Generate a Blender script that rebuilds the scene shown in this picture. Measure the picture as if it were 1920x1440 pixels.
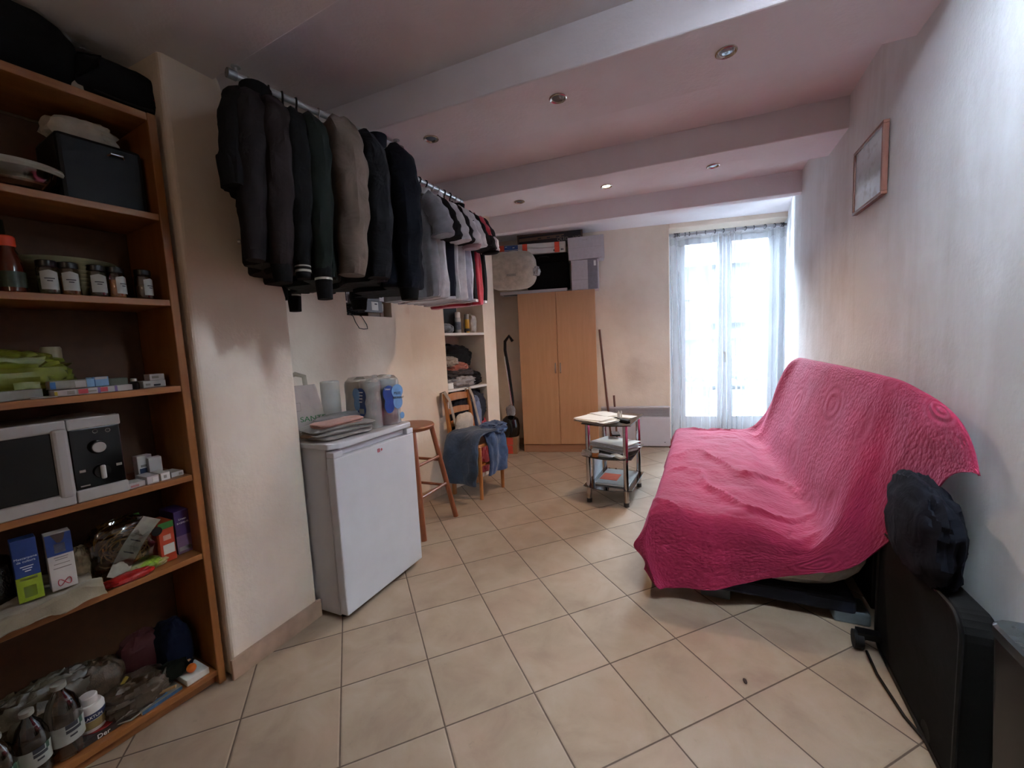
import bpy, bmesh, math, random
from mathutils import Vector, Matrix, noise
for o in list(bpy.data.objects): bpy.data.objects.remove(o)
SC = bpy.context.scene
COL = SC.collection
PI = math.pi
def R(a): return math.radians(a)

# ---------------------------------------------------------------- camera
CAM = Vector((0, 0, 1.278)); F = 778.1
MR = ((0.9734200434, 0.0244687057, 0.2277162742), (0.2239275666, 0.1069654121, -0.9687181456), (-0.0480610443, 0.9939616105, 0.0986430583))
cam = bpy.data.cameras.new('camera'); camo = bpy.data.objects.new('camera', cam); COL.objects.link(camo)
cam.sensor_width = 36; cam.lens = 36 * F / 1920; cam.clip_start = .02
camo.matrix_world = Matrix([list(MR[i]) + [CAM[i]] for i in range(3)] + [[0, 0, 0, 1]])
SC.camera = camo

# ---------------------------------------------------------------- world, light, exposure
w = bpy.data.worlds.new('world'); SC.world = w; w.use_nodes = True
w.node_tree.nodes['Background'].inputs[0].default_value = (.78, .89, 1, 1)
w.node_tree.nodes['Background'].inputs[1].default_value = 98.0
SC.view_settings.view_transform = 'Standard'; SC.view_settings.look = 'None'
SC.view_settings.exposure = 0.72; SC.view_settings.gamma = 1; SC.view_settings.use_curve_mapping = False
def light(name, kind, loc, rot, energy, color, **k):
    l = bpy.data.lights.new(name, kind); l.energy = energy; l.color = color
    for a, b in k.items():
        if a == 'portal': l.cycles.is_portal = True
        else: setattr(l, a, b)
    o = bpy.data.objects.new(name, l); COL.objects.link(o); o.location = loc; o.rotation_euler = rot
    return o
light('window_daylight_portal', 'AREA', (1.28, 5.36, 1.25), (R(-90), 0, 0), 1, (1, 1, 1), shape='RECTANGLE', size=1.2, size_y=2.3, portal=True)
# the one spotlight that is switched on
light('spotlight_glow', 'SPOT', (.016, 3.107, 2.30), (0, 0, 0), 40, (1, .70, .42), spot_size=R(150), spot_blend=.9, shadow_soft_size=.02)
# warm fill light added unseen behind the camera to lift the near end
light('added_fill_light', 'POINT', (-.55, -.95, 1.75), (0, 0, 0), 2.3, (1, .78, .56), shadow_soft_size=.12)

# ---------------------------------------------------------------- geometry of the view -> places in the room
def ray(x, y):
    c = ((x - 960) / F, -(y - 720) / F, -1)
    return Vector([sum(MR[i][j] * c[j] for j in range(3)) for i in range(3)])
def fl(x, y, z=0.):
    d = ray(x, y); return CAM + d * ((z - CAM.z) / d.z)
def pl(x, y, p, ang):
    n = Vector((-math.sin(R(ang)), math.cos(R(ang)), 0)); d = ray(x, y)
    return CAM + d * (n.dot(Vector((p[0], p[1], 0)) - CAM) / n.dot(d))
def px(X):
    v = Vector(X) - CAM
    d = [sum(MR[i][j] * v[i] for i in range(3)) for j in range(3)]
    return 960 + F * d[0] / -d[2], 720 - F * d[1] / -d[2]

# ---------------------------------------------------------------- materials
class NT:
    def __init__(s, name):
        s.m = bpy.data.materials.new(name); s.m.use_nodes = True; s.t = s.m.node_tree
        s.b = s.t.nodes['Principled BSDF']; s.c = None
    def n(s, kind, _inp=None, **k):
        nd = s.t.nodes.new(kind)
        for a, b in k.items(): setattr(nd, a, b)
        for a, b in (_inp or {}).items(): s.put(nd, a, b)
        return nd
    def put(s, nd, key, val):
        sock = nd.inputs[key]
        if hasattr(val, 'is_output'): s.t.links.new(val, sock)
        else: sock.default_value = val
    def coord(s, kind='Object'):
        if s.c is None: s.c = s.n('ShaderNodeTexCoord')
        return s.c.outputs[kind]
    def noise(s, scale, detail=4, vec=None, rough=.55, dist=0):
        return s.n('ShaderNodeTexNoise', {'Vector': vec or s.coord(), 'Scale': scale, 'Detail': detail, 'Roughness': rough, 'Distortion': dist})
    def ramp(s, fac, stops):
        r = s.n('ShaderNodeValToRGB', {'Fac': fac}); e = r.color_ramp.elements
        while len(e) < len(stops): e.new(.5)
        for i, (p, c) in enumerate(stops): e[i].position = p; e[i].color = tuple(c) + (1,) if len(c) == 3 else c
        return r.outputs[0]
    def mix(s, fac, a, b, mode='MIX'):
        m = s.n('ShaderNodeMix', data_type='RGBA', blend_type=mode)
        s.put(m, 0, fac); s.put(m, 6, a if hasattr(a, 'is_output') else tuple(a) + (1,)); s.put(m, 7, b if hasattr(b, 'is_output') else tuple(b) + (1,))
        return m.outputs[2]
    def math(s, op, a, b=0., c=None):
        m = s.n('ShaderNodeMath', operation=op); s.put(m, 0, a); s.put(m, 1, b)
        if c is not None: s.put(m, 2, c)
        return m.outputs[0]
    def bump(s, h, strength=.3, dist=.01, nrm=None):
        b = s.n('ShaderNodeBump', {'Height': h, 'Strength': strength, 'Distance': dist})
        if nrm: s.put(b, 'Normal', nrm)
        s.put(s.b, 'Normal', b.outputs[0]); return b.outputs[0]
def lin(c):
    return tuple((x / 12.92 if x <= .04045 else ((x + .055) / 1.055) ** 2.4) for x in c)
def hexc(h):
    h = h.lstrip('#'); return lin(tuple(int(h[i:i + 2], 16) / 255 for i in (0, 2, 4)))
MATS = {}
def mat(name, col, rough=.5, var=.12, scale=30., bump=0., metal=0., bscale=None, **k):
    """principled material whose colour wanders a little with noise"""
    if name in MATS: return MATS[name]
    if isinstance(col, str): col = hexc(col)
    t = NT(name)
    nz = t.noise(scale, 4)
    lo = tuple(max(0, c * (1 - var)) for c in col); hi = tuple(min(1, c * (1 + var)) for c in col)
    t.put(t.b, 'Base Color', t.ramp(nz.outputs[0], [(.3, lo), (.7, hi)]))
    t.b.inputs['Roughness'].default_value = rough; t.b.inputs['Metallic'].default_value = metal
    if bump: t.bump(t.noise(bscale or scale * 4, 5).outputs[0], bump, .004)
    for a, b in k.items(): t.b.inputs[a.replace('_', ' ')].default_value = b
    MATS[name] = t.m; return t.m
def cloth(name, col, fold=.5, weave=900, rough=.9, var=.18, fscale=9, sheen=.3):
    if name in MATS: return MATS[name]
    if isinstance(col, str): col = hexc(col)
    t = NT(name); nz = t.noise(fscale * 2, 5)
    t.put(t.b, 'Base Color', t.ramp(nz.outputs[0], [(.3, tuple(c * (1 - var) for c in col)), (.7, tuple(min(1, c * (1 + var)) for c in col))]))
    t.b.inputs['Roughness'].default_value = rough; t.b.inputs['Sheen Weight'].default_value = sheen if max(col) > .12 else 0.
    if max(col) < .02: t.b.inputs['Specular IOR Level'].default_value = .15
    h = t.math('ADD', t.math('MULTIPLY', t.noise(fscale, 3, dist=.8).outputs[0], fold), t.math('MULTIPLY', t.noise(weave, 1).outputs[0], .03))
    t.bump(h, .6, .03); MATS[name] = t.m; return t.m
def glassy(name, col=(1, 1, 1), rough=.02, ior=1.45, alpha=None):
    """thin clear plastic or glass: part transparent, part glossy"""
    if name in MATS: return MATS[name]
    t = NT(name)
    tr = t.n('ShaderNodeBsdfTransparent', {'Color': tuple(col) + (1,)}); gl = t.n('ShaderNodeBsdfGlossy', {'Roughness': rough})
    fr = t.n('ShaderNodeFresnel', {'IOR': ior}); mx = t.n('ShaderNodeMixShader')
    f = t.math('ADD', fr.outputs[0], alpha or 0.02)
    t.put(mx, 0, f); t.put(mx, 1, tr.outputs[0]); t.put(mx, 2, gl.outputs[0])
    t.t.links.new(mx.outputs[0], t.t.nodes['Material Output'].inputs[0]); MATS[name] = t.m; return t.m
def wood(name, a, b, scale=1., rough=.45, axis=2, stretch=14):
    if name in MATS: return MATS[name]
    a = hexc(a); b = hexc(b); t = NT(name)
    sc = [stretch] * 3; sc[axis] = 1
    mp = t.n('ShaderNodeMapping', {'Vector': t.coord(), 'Scale': tuple(s * scale for s in sc)})
    n1 = t.noise(2.2, 6, mp.outputs[0], .6, .6); n2 = t.noise(14, 4, mp.outputs[0])
    f = t.math('ADD', t.math('MULTIPLY', n1.outputs[0], .75), t.math('MULTIPLY', n2.outputs[0], .25))
    t.put(t.b, 'Base Color', t.ramp(f, [(.32, a), (.68, b)])); t.b.inputs['Roughness'].default_value = rough
    t.bump(n2.outputs[0], .08, .002); MATS[name] = t.m; return t.m
def wallmat(name, base, dark, brush=0.25, patch=.25, warm=None, zs=1.):
    t = NT(name)
    n1 = t.noise(1.3, 5, rough=.6); 
    mp = t.n('ShaderNodeMapping', {'Vector': t.coord(), 'Scale': (5, 5, 1.5 * zs)})
    n2 = t.noise(1.0, 6, mp.outputs[0], .65, .7)
    f = t.math('ADD', t.math('MULTIPLY', n1.outputs[0], patch * 2), t.math('MULTIPLY', n2.outputs[0], brush * 2))
    f = t.math('DIVIDE', f, (patch + brush) * 2)
    t.put(t.b, 'Base Color', t.ramp(f, [(.36, hexc(dark)), (.56, hexc(base))])); t.b.inputs['Roughness'].default_value = .85
    h = t.math('ADD', t.noise(7, 4).outputs[0], t.math('MULTIPLY', t.noise(60, 4).outputs[0], .35))
    t.bump(h, .35, .012); return t.m

# ---------------------------------------------------------------- mesh builder
class MB:
    """collects faces of one or more shapes; build() links them as ONE mesh object"""
    def __init__(s, M=None): s.v = []; s.f = []; s.m = []; s.sm = []; s.M = M or Matrix()
    def add(s, vs, fs, mi=0, smooth=False):
        o = len(s.v); s.v += [s.M @ Vector(v) for v in vs]
        for f in fs: s.f.append([o + i for i in f]); s.m.append(mi); s.sm.append(smooth)
        return s
    def box(s, a, b, mi=0):
        x0, y0, z0 = a; x1, y1, z1 = b
        x0, x1 = min(x0, x1), max(x0, x1); y0, y1 = min(y0, y1), max(y0, y1); z0, z1 = min(z0, z1), max(z0, z1)
        v = [(x, y, z) for z in (z0, z1) for y in (y0, y1) for x in (x0, x1)]
        return s.add(v, [(0, 2, 3, 1), (4, 5, 7, 6), (0, 1, 5, 4), (2, 6, 7, 3), (0, 4, 6, 2), (1, 3, 7, 5)], mi)
    def prism(s, poly, z0, z1, mi=0, axis='z', smooth=False):
        """extrude a polygon; axis z: (x,y), axis y: (x,z), axis x: (y,z)"""
        def P(p, h):
            return {'z': (p[0], p[1], h), 'y': (p[0], h, p[1]), 'x': (h, p[0], p[1])}[axis]
        n = len(poly); v = [P(p, z0) for p in poly] + [P(p, z1) for p in poly]
        fs = [tuple(range(n))[::-1], tuple(range(n, 2 * n))]
        s.add(v, fs, mi, False); o = len(s.v) - 2 * n
        for i in range(n):
            j = (i + 1) % n; s.f.append([o + i, o + j, o + n + j, o + n + i]); s.m.append(mi); s.sm.append(smooth)
        return s
    def lathe(s, prof, c=(0, 0, 0), n=24, mi=0, axis='z', cap=True):
        vs = []; fs = []
        for r, h in prof:
            for k in range(n):
                a = 2 * PI * k / n; x, y = r * math.cos(a), r * math.sin(a)
                p = {'z': (x, y, h), 'y': (x, h, -y), 'x': (h, x, y)}[axis]
                vs.append((p[0] + c[0], p[1] + c[1], p[2] + c[2]))
        for i in range(len(prof) - 1):
            for k in range(n):
                a, b = i * n + k, i * n + (k + 1) % n; fs.append((a, b, b + n, a + n))
        if cap:
            fs.append(tuple(range(n))[::-1]); fs.append(tuple(range((len(prof) - 1) * n, len(prof) * n)))
        return s.add(vs, fs, mi, True)
    def cyl(s, a, b, r, r2=None, n=16, mi=0):
        return s.tube([a, b], [r, r if r2 is None else r2], n, mi)
    def tube(s, pts, rad, n=10, mi=0, cap=True, closed=False, flat=1., up=None):
        pts = [Vector(p) for p in pts]; N = len(pts)
        if not hasattr(rad, '__len__'): rad = [rad] * N
        vs = []; fs = []; prev = None
        for i, p in enumerate(pts):
            if closed: t = pts[(i + 1) % N] - pts[i - 1]
            else: t = pts[min(i + 1, N - 1)] - pts[max(i - 1, 0)]
            t.normalize()
            if up is not None: u = Vector(up) - t * Vector(up).dot(t)
            elif prev is None:
                u = Vector((0, 0, 1)) if abs(t.z) < .9 else Vector((1, 0, 0)); u = u - t * u.dot(t)
            else: u = prev - t * prev.dot(t)
            if u.length < 1e-6: u = Vector((1, 0, 0)) - t * t.x
            u.normalize(); prev = u; v = t.cross(u)
            for k in range(n):
                a = 2 * PI * k / n; vs.append(p + u * (rad[i] * math.cos(a) * flat) + v * (rad[i] * math.sin(a)))
        for i in range(N if closed else N - 1):
            j = (i + 1) % N
            for k in range(n):
                k2 = (k + 1) % n; fs.append((i * n + k, i * n + k2, j * n + k2, j * n + k))
        if cap and not closed: fs.append(tuple(range(n))[::-1]); fs.append(tuple(range((N - 1) * n, N * n)))
        return s.add(vs, fs, mi, True)
    def rings(s, rings, mi=0, cap=True, smooth=True, close=True):
        n = len(rings[0]); vs = [p for r in rings for p in r]; fs = []
        for i in range(len(rings) - 1):
            for k in range(n if close else n - 1):
                k2 = (k + 1) % n; fs.append((i * n + k, i * n + k2, (i + 1) * n + k2, (i + 1) * n + k))
        if cap and close: fs.append(tuple(range(n))[::-1]); fs.append(tuple(range((len(rings) - 1) * n, len(rings) * n)))
        return s.add(vs, fs, mi, smooth)
    def grid(s, fn, nu, nv, mi=0, smooth=True):
        vs = [fn(i / nu, j / nv) for j in range(nv + 1) for i in range(nu + 1)]
        fs = [(j * (nu + 1) + i, j * (nu + 1) + i + 1, (j + 1) * (nu + 1) + i + 1, (j + 1) * (nu + 1) + i) for j in range(nv) for i in range(nu)]
        return s.add(vs, fs, mi, smooth)
    def build(s, name, mats, parent=None, bevel=0, seg=2, sub=0, solid=0, sharp=35):
        me = bpy.data.meshes.new(name); me.from_pydata([tuple(v) for v in s.v], [], s.f)
        if not isinstance(mats, (list, tuple)): mats = [mats]
        for m in mats: me.materials.append(m)
        me.polygons.foreach_set('material_index', s.m); me.polygons.foreach_set('use_smooth', s.sm)
        bm = bmesh.new(); bm.from_mesh(me); bmesh.ops.recalc_face_normals(bm, faces=bm.faces); bm.to_mesh(me); bm.free()
        if any(s.sm): me.set_sharp_from_angle(angle=R(sharp))
        me.update()
        o = bpy.data.objects.new(name, me); COL.objects.link(o)
        if parent: o.parent = parent
        if solid: md = o.modifiers.new('s', 'SOLIDIFY'); md.thickness = solid; md.offset = 0
        if bevel: md = o.modifiers.new('b', 'BEVEL'); md.width = bevel; md.segments = seg; md.limit_method = 'ANGLE'; md.angle_limit = R(40)
        if sub: md = o.modifiers.new('u', 'SUBSURF'); md.levels = sub; md.render_levels = sub
        return o
def box(name, a, b, m, parent=None, bevel=0.003, **k): return MB().box(a, b).build(name, m, parent, bevel=bevel, **k)
def thing(name, label, cat, loc=(0, 0, 0), rz=0., group=None, rx=0., ry=0.):
    o = bpy.data.objects.new(name, None); COL.objects.link(o); o.empty_display_size = .1
    o.location = loc; o.rotation_euler = (rx, ry, rz); o['label'] = label; o['category'] = cat
    if group: o['group'] = group
    return o
def tag(o, label, cat, group=None, kind=None):
    o['label'] = label; o['category'] = cat
    if group: o['group'] = group
    if kind: o['kind'] = kind
    return o
def struct(o, label=None):
    o['kind'] = 'structure'
    if label: o['label'] = label
    return o
def clone(root, loc, rz=None, label=None, rot=None, scale=None):
    r = root.copy(); COL.objects.link(r); r.location = loc
    if rz is not None: r.rotation_euler = (r.rotation_euler[0], r.rotation_euler[1], rz)
    if rot: r.rotation_euler = rot
    if scale: r.scale = scale
    if label: r['label'] = label
    def kids(a, b):
        for ch in list(a.children):
            if ch.name in done: continue
            c = ch.copy(); COL.objects.link(c); done.add(c.name); c.parent = b; kids(ch, c)
    done = set(); kids(root, r); return r
def text(name, s, size, loc, rot, m, parent, ext=.0004, align='CENTER', sx=1.):
    c = bpy.data.curves.new(name, 'FONT'); c.body = s; c.size = size; c.extrude = ext; c.align_x = align; c.align_y = 'CENTER'
    c.materials.append(m); o = bpy.data.objects.new('lettering_curve', c)
    me = bpy.data.meshes.new_from_object(o); bpy.data.objects.remove(o)
    o = bpy.data.objects.new(name, me); COL.objects.link(o); o.location = loc; o.rotation_euler = rot; o.scale = (sx, 1, 1)
    o.parent = parent; return o
def fbm(p, s=1., seed=0., o=3):
    v = Vector(p) * s + Vector((seed * 7.3, seed * 3.1, seed * 5.7)); return noise.fractal(v, 1., 2., o)
def lump(mb, c, size, seed=0, amp=.18, freq=2.2, nu=28, nv=18, ridge=.5, flatb=True, mi=0, pw=2.6):
    """crumpled soft heap: a squashed superellipsoid pushed about by ridged folds"""
    def fn(u, v):
        th = 2 * PI * u; ph = PI * (v - .5)
        def q(a): return math.copysign(abs(a) ** (2 / pw), a)
        x, y, z = q(math.cos(ph)) * q(math.cos(th)), q(math.cos(ph)) * q(math.sin(th)), q(math.sin(ph))
        n = Vector((x, y, z))
        f = fbm(n, freq, seed); r = 1 - abs(fbm(n + Vector((3, 1, 2)), freq * 1.3, seed + 4)) * 2
        k = 1 + amp * (f * (1 - ridge) + r * ridge * .6)
        z2 = z * k
        if flatb and z2 < -.85: z2 = -.85
        return (c[0] + x * k * size[0], c[1] + y * k * size[1], c[2] + (z2 + .85) * size[2] if flatb else c[2] + z2 * size[2])
    return mb.grid(fn, nu, nv, mi)
def sheet(mb, fn, nu, nv, th, mi=0):
    """double-sided cloth of thickness th: fn(u,v)->point"""
    P = [[Vector(fn(i / nu, j / nv)) for i in range(nu + 1)] for j in range(nv + 1)]
    def nrm(j, i):
        a = P[j][min(i + 1, nu)] - P[j][max(i - 1, 0)]; b = P[min(j + 1, nv)][i] - P[max(j - 1, 0)][i]
        n = a.cross(b); return n.normalized() if n.length > 1e-9 else Vector((0, 0, 1))
    top = [P[j][i] + nrm(j, i) * th / 2 for j in range(nv + 1) for i in range(nu + 1)]
    bot = [P[j][i] - nrm(j, i) * th / 2 for j in range(nv + 1) for i in range(nu + 1)]
    W = nu + 1; N = W * (nv + 1); fs = []
    for j in range(nv):
        for i in range(nu):
            a = j * W + i; fs += [(a, a + 1, a + W + 1, a + W), (N + a, N + a + W, N + a + W + 1, N + a + 1)]
    for i in range(nu):
        fs += [(i, N + i, N + i + 1, i + 1)]; a = nv * W + i; fs += [(a, a + 1, N + a + 1, N + a)]
    for j in range(nv):
        a = j * W; fs += [(a, a + W, N + a + W, N + a)]; a = j * W + nu; fs += [(a, N + a, N + a + W, a + W)]
    return mb.add(top + bot, fs, mi, True)
def folded(mb, c, sx, sy, h, layers, seed=0, rz=0., mi=0, amp=.012):
    """folded textile: stacked layers with round fold edges"""
    rnd = random.Random(seed); z = c[2]
    for k in range(layers):
        t = h / layers; a = rz + rnd.uniform(-.12, .12); ox, oy = rnd.uniform(-.01, .01), rnd.uniform(-.01, .01)
        ca, sa = math.cos(a), math.sin(a); hx, hy = sx / 2 * rnd.uniform(.9, 1.02), sy / 2 * rnd.uniform(.9, 1.02)
        def fn(u, v, z=z, t=t, ca=ca, sa=sa, hx=hx, hy=hy, ox=ox, oy=oy, k=k):
            th = 2 * PI * u; ph = PI * (v - .5)
            def q(a_, p): return math.copysign(abs(a_) ** p, a_)
            x = q(math.cos(ph), .5) * q(math.cos(th), .3) * hx; y = q(math.cos(ph), .5) * q(math.sin(th), .3) * hy
            zz = (q(math.sin(ph), .7) * .5 + .5) * t * 1.08
            n = fbm((x * 9, y * 9, k), 1., seed); x += n * amp; y += fbm((x * 9, y * 9, k + 5), 1., seed) * amp
            zz += max(-zz, n * amp * .7 + amp * .3) if zz > .002 else 0
            return (c[0] + ox + ca * x - sa * y, c[1] + oy + sa * x + ca * y, z + zz)
        mb.grid(fn, 30, 10, mi); z += t
    return mb
# ================================================================ the room
M_cream = wallmat('cream_wall', '#ebddcc', '#dfcdb9', .08, .35)
M_patina = wallmat('patina_wall', '#e6eaee', '#cfcfd0', .22, .4, zs=.5)
M_ceil = wallmat('ceiling_paint', '#f0edf1', '#e8e3e6', .05, .3)
ZB, ZC = 2.335, 2.5
A_, B_, C_, D_ = Vector((-1.83, 1.55)), Vector((-1.52, 3.05)), Vector((-1.09, 4.03)), Vector((-1.38, 5.02))
def tile_floor():
    t = NT('beige_floor_tile'); pos = t.coord()
    v = t.n('ShaderNodeVectorMath', {0: pos, 1: (1.400, -1.812, 0)}, operation='ADD').outputs[0]
    vr = t.n('ShaderNodeVectorRotate', {'Vector': v, 'Angle': R(-34.5)}, rotation_type='Z_AXIS').outputs[0]
    vs = t.n('ShaderNodeVectorMath', {0: vr, 1: (1 / .33, 1 / .33, 0)}, operation='MULTIPLY').outputs[0]
    fr = t.n('ShaderNodeVectorMath', {0: vs}, operation='FRACTION').outputs[0]
    flo = t.n('ShaderNodeVectorMath', {0: vs}, operation='FLOOR').outputs[0]
    se = t.n('ShaderNodeSeparateXYZ', {0: fr})
    def edge(o):
        a = t.math('ABSOLUTE', t.math('SUBTRACT', o, .5)); return a
    e = t.math('MAXIMUM', edge(se.outputs[0]), edge(se.outputs[1]))      # .5 on the joint
    wob = t.math('MULTIPLY', t.math('SUBTRACT', t.noise(40, 2).outputs[0], .5), .004)
    e2 = t.math('ADD', e, wob)
    joint = t.n('ShaderNodeMapRange', {0: e2, 1: .4895, 2: .4945, 3: 0, 4: 1}).outputs[0]
    rnd = t.n('ShaderNodeTexWhiteNoise', {0: flo}, noise_dimensions='3D')
    off = t.n('ShaderNodeVectorMath', {0: pos, 1: t.n('ShaderNodeVectorMath', {0: rnd.outputs[1], 1: (30, 30, 30)}, operation='MULTIPLY').outputs[0]}, operation='ADD').outputs[0]
    n1 = t.noise(5, 6, off, .6, .5); n2 = t.noise(28, 5, off, .7, .3)
    c = t.ramp(n1.outputs[0], [(.3, hexc('#8b7765')), (.52, hexc('#9c8975')), (.75, hexc('#a69584'))])
    c = t.mix(t.math('MULTIPLY', t.ramp(t.noise(2.1, 3, off).outputs[0], [(.5, (0, 0, 0)), (.68, (1, 1, 1))]), .35), c, hexc('#ab8c79'))
    spk = t.ramp(n2.outputs[0], [(.64, (0, 0, 0)), (.7, (1, 1, 1))])
    c = t.mix(t.math('MULTIPLY', spk, .3), c, hexc('#7a6e60'))
    c = t.mix(t.math('MULTIPLY', rnd.outputs[0], .10), c, hexc('#9c8975'))
    c = t.mix(joint, c, hexc('#54453a')); t.put(t.b, 'Base Color', c)
    t.put(t.b, 'Roughness', t.math('ADD', t.math('MULTIPLY', n1.outputs[0], .25), t.math('ADD', t.math('MULTIPLY', joint, .3), .36)))
    edge_h = t.n('ShaderNodeMapRange', {0: e2, 1: .478, 2: .494, 3: 1, 4: 0}).outputs[0]
    h = t.math('ADD', edge_h, t.math('MULTIPLY', n2.outputs[0], .12)); t.bump(h, .35, .004); return t.m
M_tile = tile_floor()
struct(MB().box((-3.2, -2.2, -.1), (3, 5.5, 0)).build('floor', M_tile))

def wall(name, p0, p1, m, z1=2.62, holes=(), th=.12, side=1, z0=0.):
    """vertical wall from p0 to p1 with recesses (s0,s1,z0,z1,depth); side=+1: body to the left of p0->p1"""
    p0, p1 = Vector(p0[:2]), Vector(p1[:2]); L = (p1 - p0).length; d = (p1 - p0) / L; n = Vector((-d.y, d.x)) * side
    def P(s, k, z): q = p0 + d * s + n * k; return (q.x, q.y, z)
    mb = MB(); ss = sorted({0., L} | {h[0] for h in holes} | {h[1] for h in holes}); zs = sorted({z0, z1} | {h[2] for h in holes} | {h[3] for h in holes})
    for i in range(len(ss) - 1):
        for j in range(len(zs) - 1):
            a, b, c, e = ss[i], ss[i + 1], zs[j], zs[j + 1]
            if any(h[0] - 1e-6 <= a and b <= h[1] + 1e-6 and h[2] - 1e-6 <= c and e <= h[3] + 1e-6 for h in holes): continue
            mb.add([P(a, 0, c), P(b, 0, c), P(b, 0, e), P(a, 0, e)], [(0, 1, 2, 3)])
    for a, b, c, e, k in holes:
        mb.add([P(a, 0, c), P(b, 0, c), P(b, 0, e), P(a, 0, e), P(a, k, c), P(b, k, c), P(b, k, e), P(a, k, e)],
               [(0, 4, 7, 3), (1, 2, 6, 5), (3, 7, 6, 2), (0, 1, 5, 4), (4, 5, 6, 7)])
    t = max([th] + [h[4] + .03 for h in holes])
    mb.add([P(0, 0, z0), P(L, 0, z0), P(L, 0, z1), P(0, 0, z1), P(0, t, z0), P(L, t, z0), P(L, t, z1), P(0, t, z1)],
           [(4, 7, 6, 5), (0, 3, 7, 4), (1, 5, 6, 2), (3, 2, 6, 7), (0, 4, 5, 1)])
    return struct(mb.build(name, m))
def on(seg0, ang, x, y): return pl(x, y, seg0, ang)
ANG_AB = math.degrees(math.atan2((B_ - A_).y, (B_ - A_).x)); ANG_BC = math.degrees(math.atan2((C_ - B_).y, (C_ - B_).x))
def sAB(x, y): p = pl(x, y, A_, ANG_AB); return (p.xy - A_).length, p.z
def sBC(x, y): p = pl(x, y, B_, ANG_BC); return (p.xy - B_).length, p.z
r0, r1 = sAB(648, 560)[0], sAB(735, 596)[0]; rz0 = sAB(694, 593)[1]
print('small recess', r0, r1, rz0); 
REC = (r0, r1, rz0, rz0 + .36, .24)
nA, nB = sBC(832, 600)[0], sBC(906, 600)[0]; nzt = sBC(894, 525)[1]; zs1 = sBC(870, 624)[1]; zs2 = sBC(885, 724)[1]
print('niche', nA, nB, nzt, zs1, zs2, (C_ - B_).length)
NIC = (nA, nB, .05, nzt, .34)
wall('wall_left', A_, B_, M_cream, holes=[REC])
wall('wall_left_niche', B_, C_, M_cream, holes=[NIC])
wall('wall_left_far', C_, D_, M_cream)
# pier beside the bookcase: straight foot, upper part drawn in behind the coats
P0, P1 = Vector((-1.483, 1.232)), Vector((-1.405, 1.627))
def pier():
    t1 = P0 + (P1 - P0) * .50; n = Vector((-.983, .19)); mb = MB(); m = 1.53
    def q(p, k, z): a = p + n * k; return (a.x, a.y, z)
    for z0, z1, a0, a1 in ((0, m, P1, P1), (m, 2.36, P1, t1)):
        v = [q(P0, 0, z0), q(a0, 0, z0), q(a0, .5, z0), q(P0, .5, z0), q(P0, 0, z1), q(a1, 0, z1), q(a1, .5, z1), q(P0, .5, z1)]
        fs = [(0, 1, 5, 4), (1, 2, 6, 5), (2, 3, 7, 6), (3, 0, 4, 7)]
        fs.append((4, 5, 6, 7) if z0 else (0, 3, 2, 1)); mb.add(v, fs)
    return struct(mb.build('wall_pier', M_cream, bevel=.016, seg=3))
pier()
dS = Vector((math.cos(R(73.4)), math.sin(R(73.4)))); nS = Vector((-dS.y, dS.x)); S0 = Vector((-1.508, 1.218))
b0 = S0 + nS * .34 + dS * .0; b1 = S0 + nS * .34 - dS * 3.6
wall('wall_left_near', b1, b0 + dS * .5, M_cream)
RW = [Vector((.40, -1.8)), Vector((1.138, 1.963)), Vector((1.499, 3.804)), Vector((1.88, 5.10))]
wall('wall_right_near', RW[0], RW[1], M_patina, side=-1)
def rw():
    mb = MB(); pts = RW[1:] + [Vector((1.95, 5.4))]
    def fn(u, v):
        k = u * (len(pts) - 1); i = min(int(k), len(pts) - 2); p = pts[i].lerp(pts[i + 1], k - i); return (p.x, p.y, v * 2.62)
    mb.grid(fn, 3, 1, smooth=False); mb.grid(lambda u, v: tuple(Vector(fn(u, v)) + Vector((.12, -.02, 0))), 3, 1, smooth=False)
    mb.add([(1.138, 1.963, 0), (1.138, 1.963, 2.62), (1.258, 1.943, 2.62), (1.258, 1.943, 0)], [(0, 1, 2, 3)])
    return struct(mb.build('wall_right', M_patina))
rw()
wall('wall_back', (RW[0].x, -1.8), (b1.x - .4, -1.8), M_cream, side=1)
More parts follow.
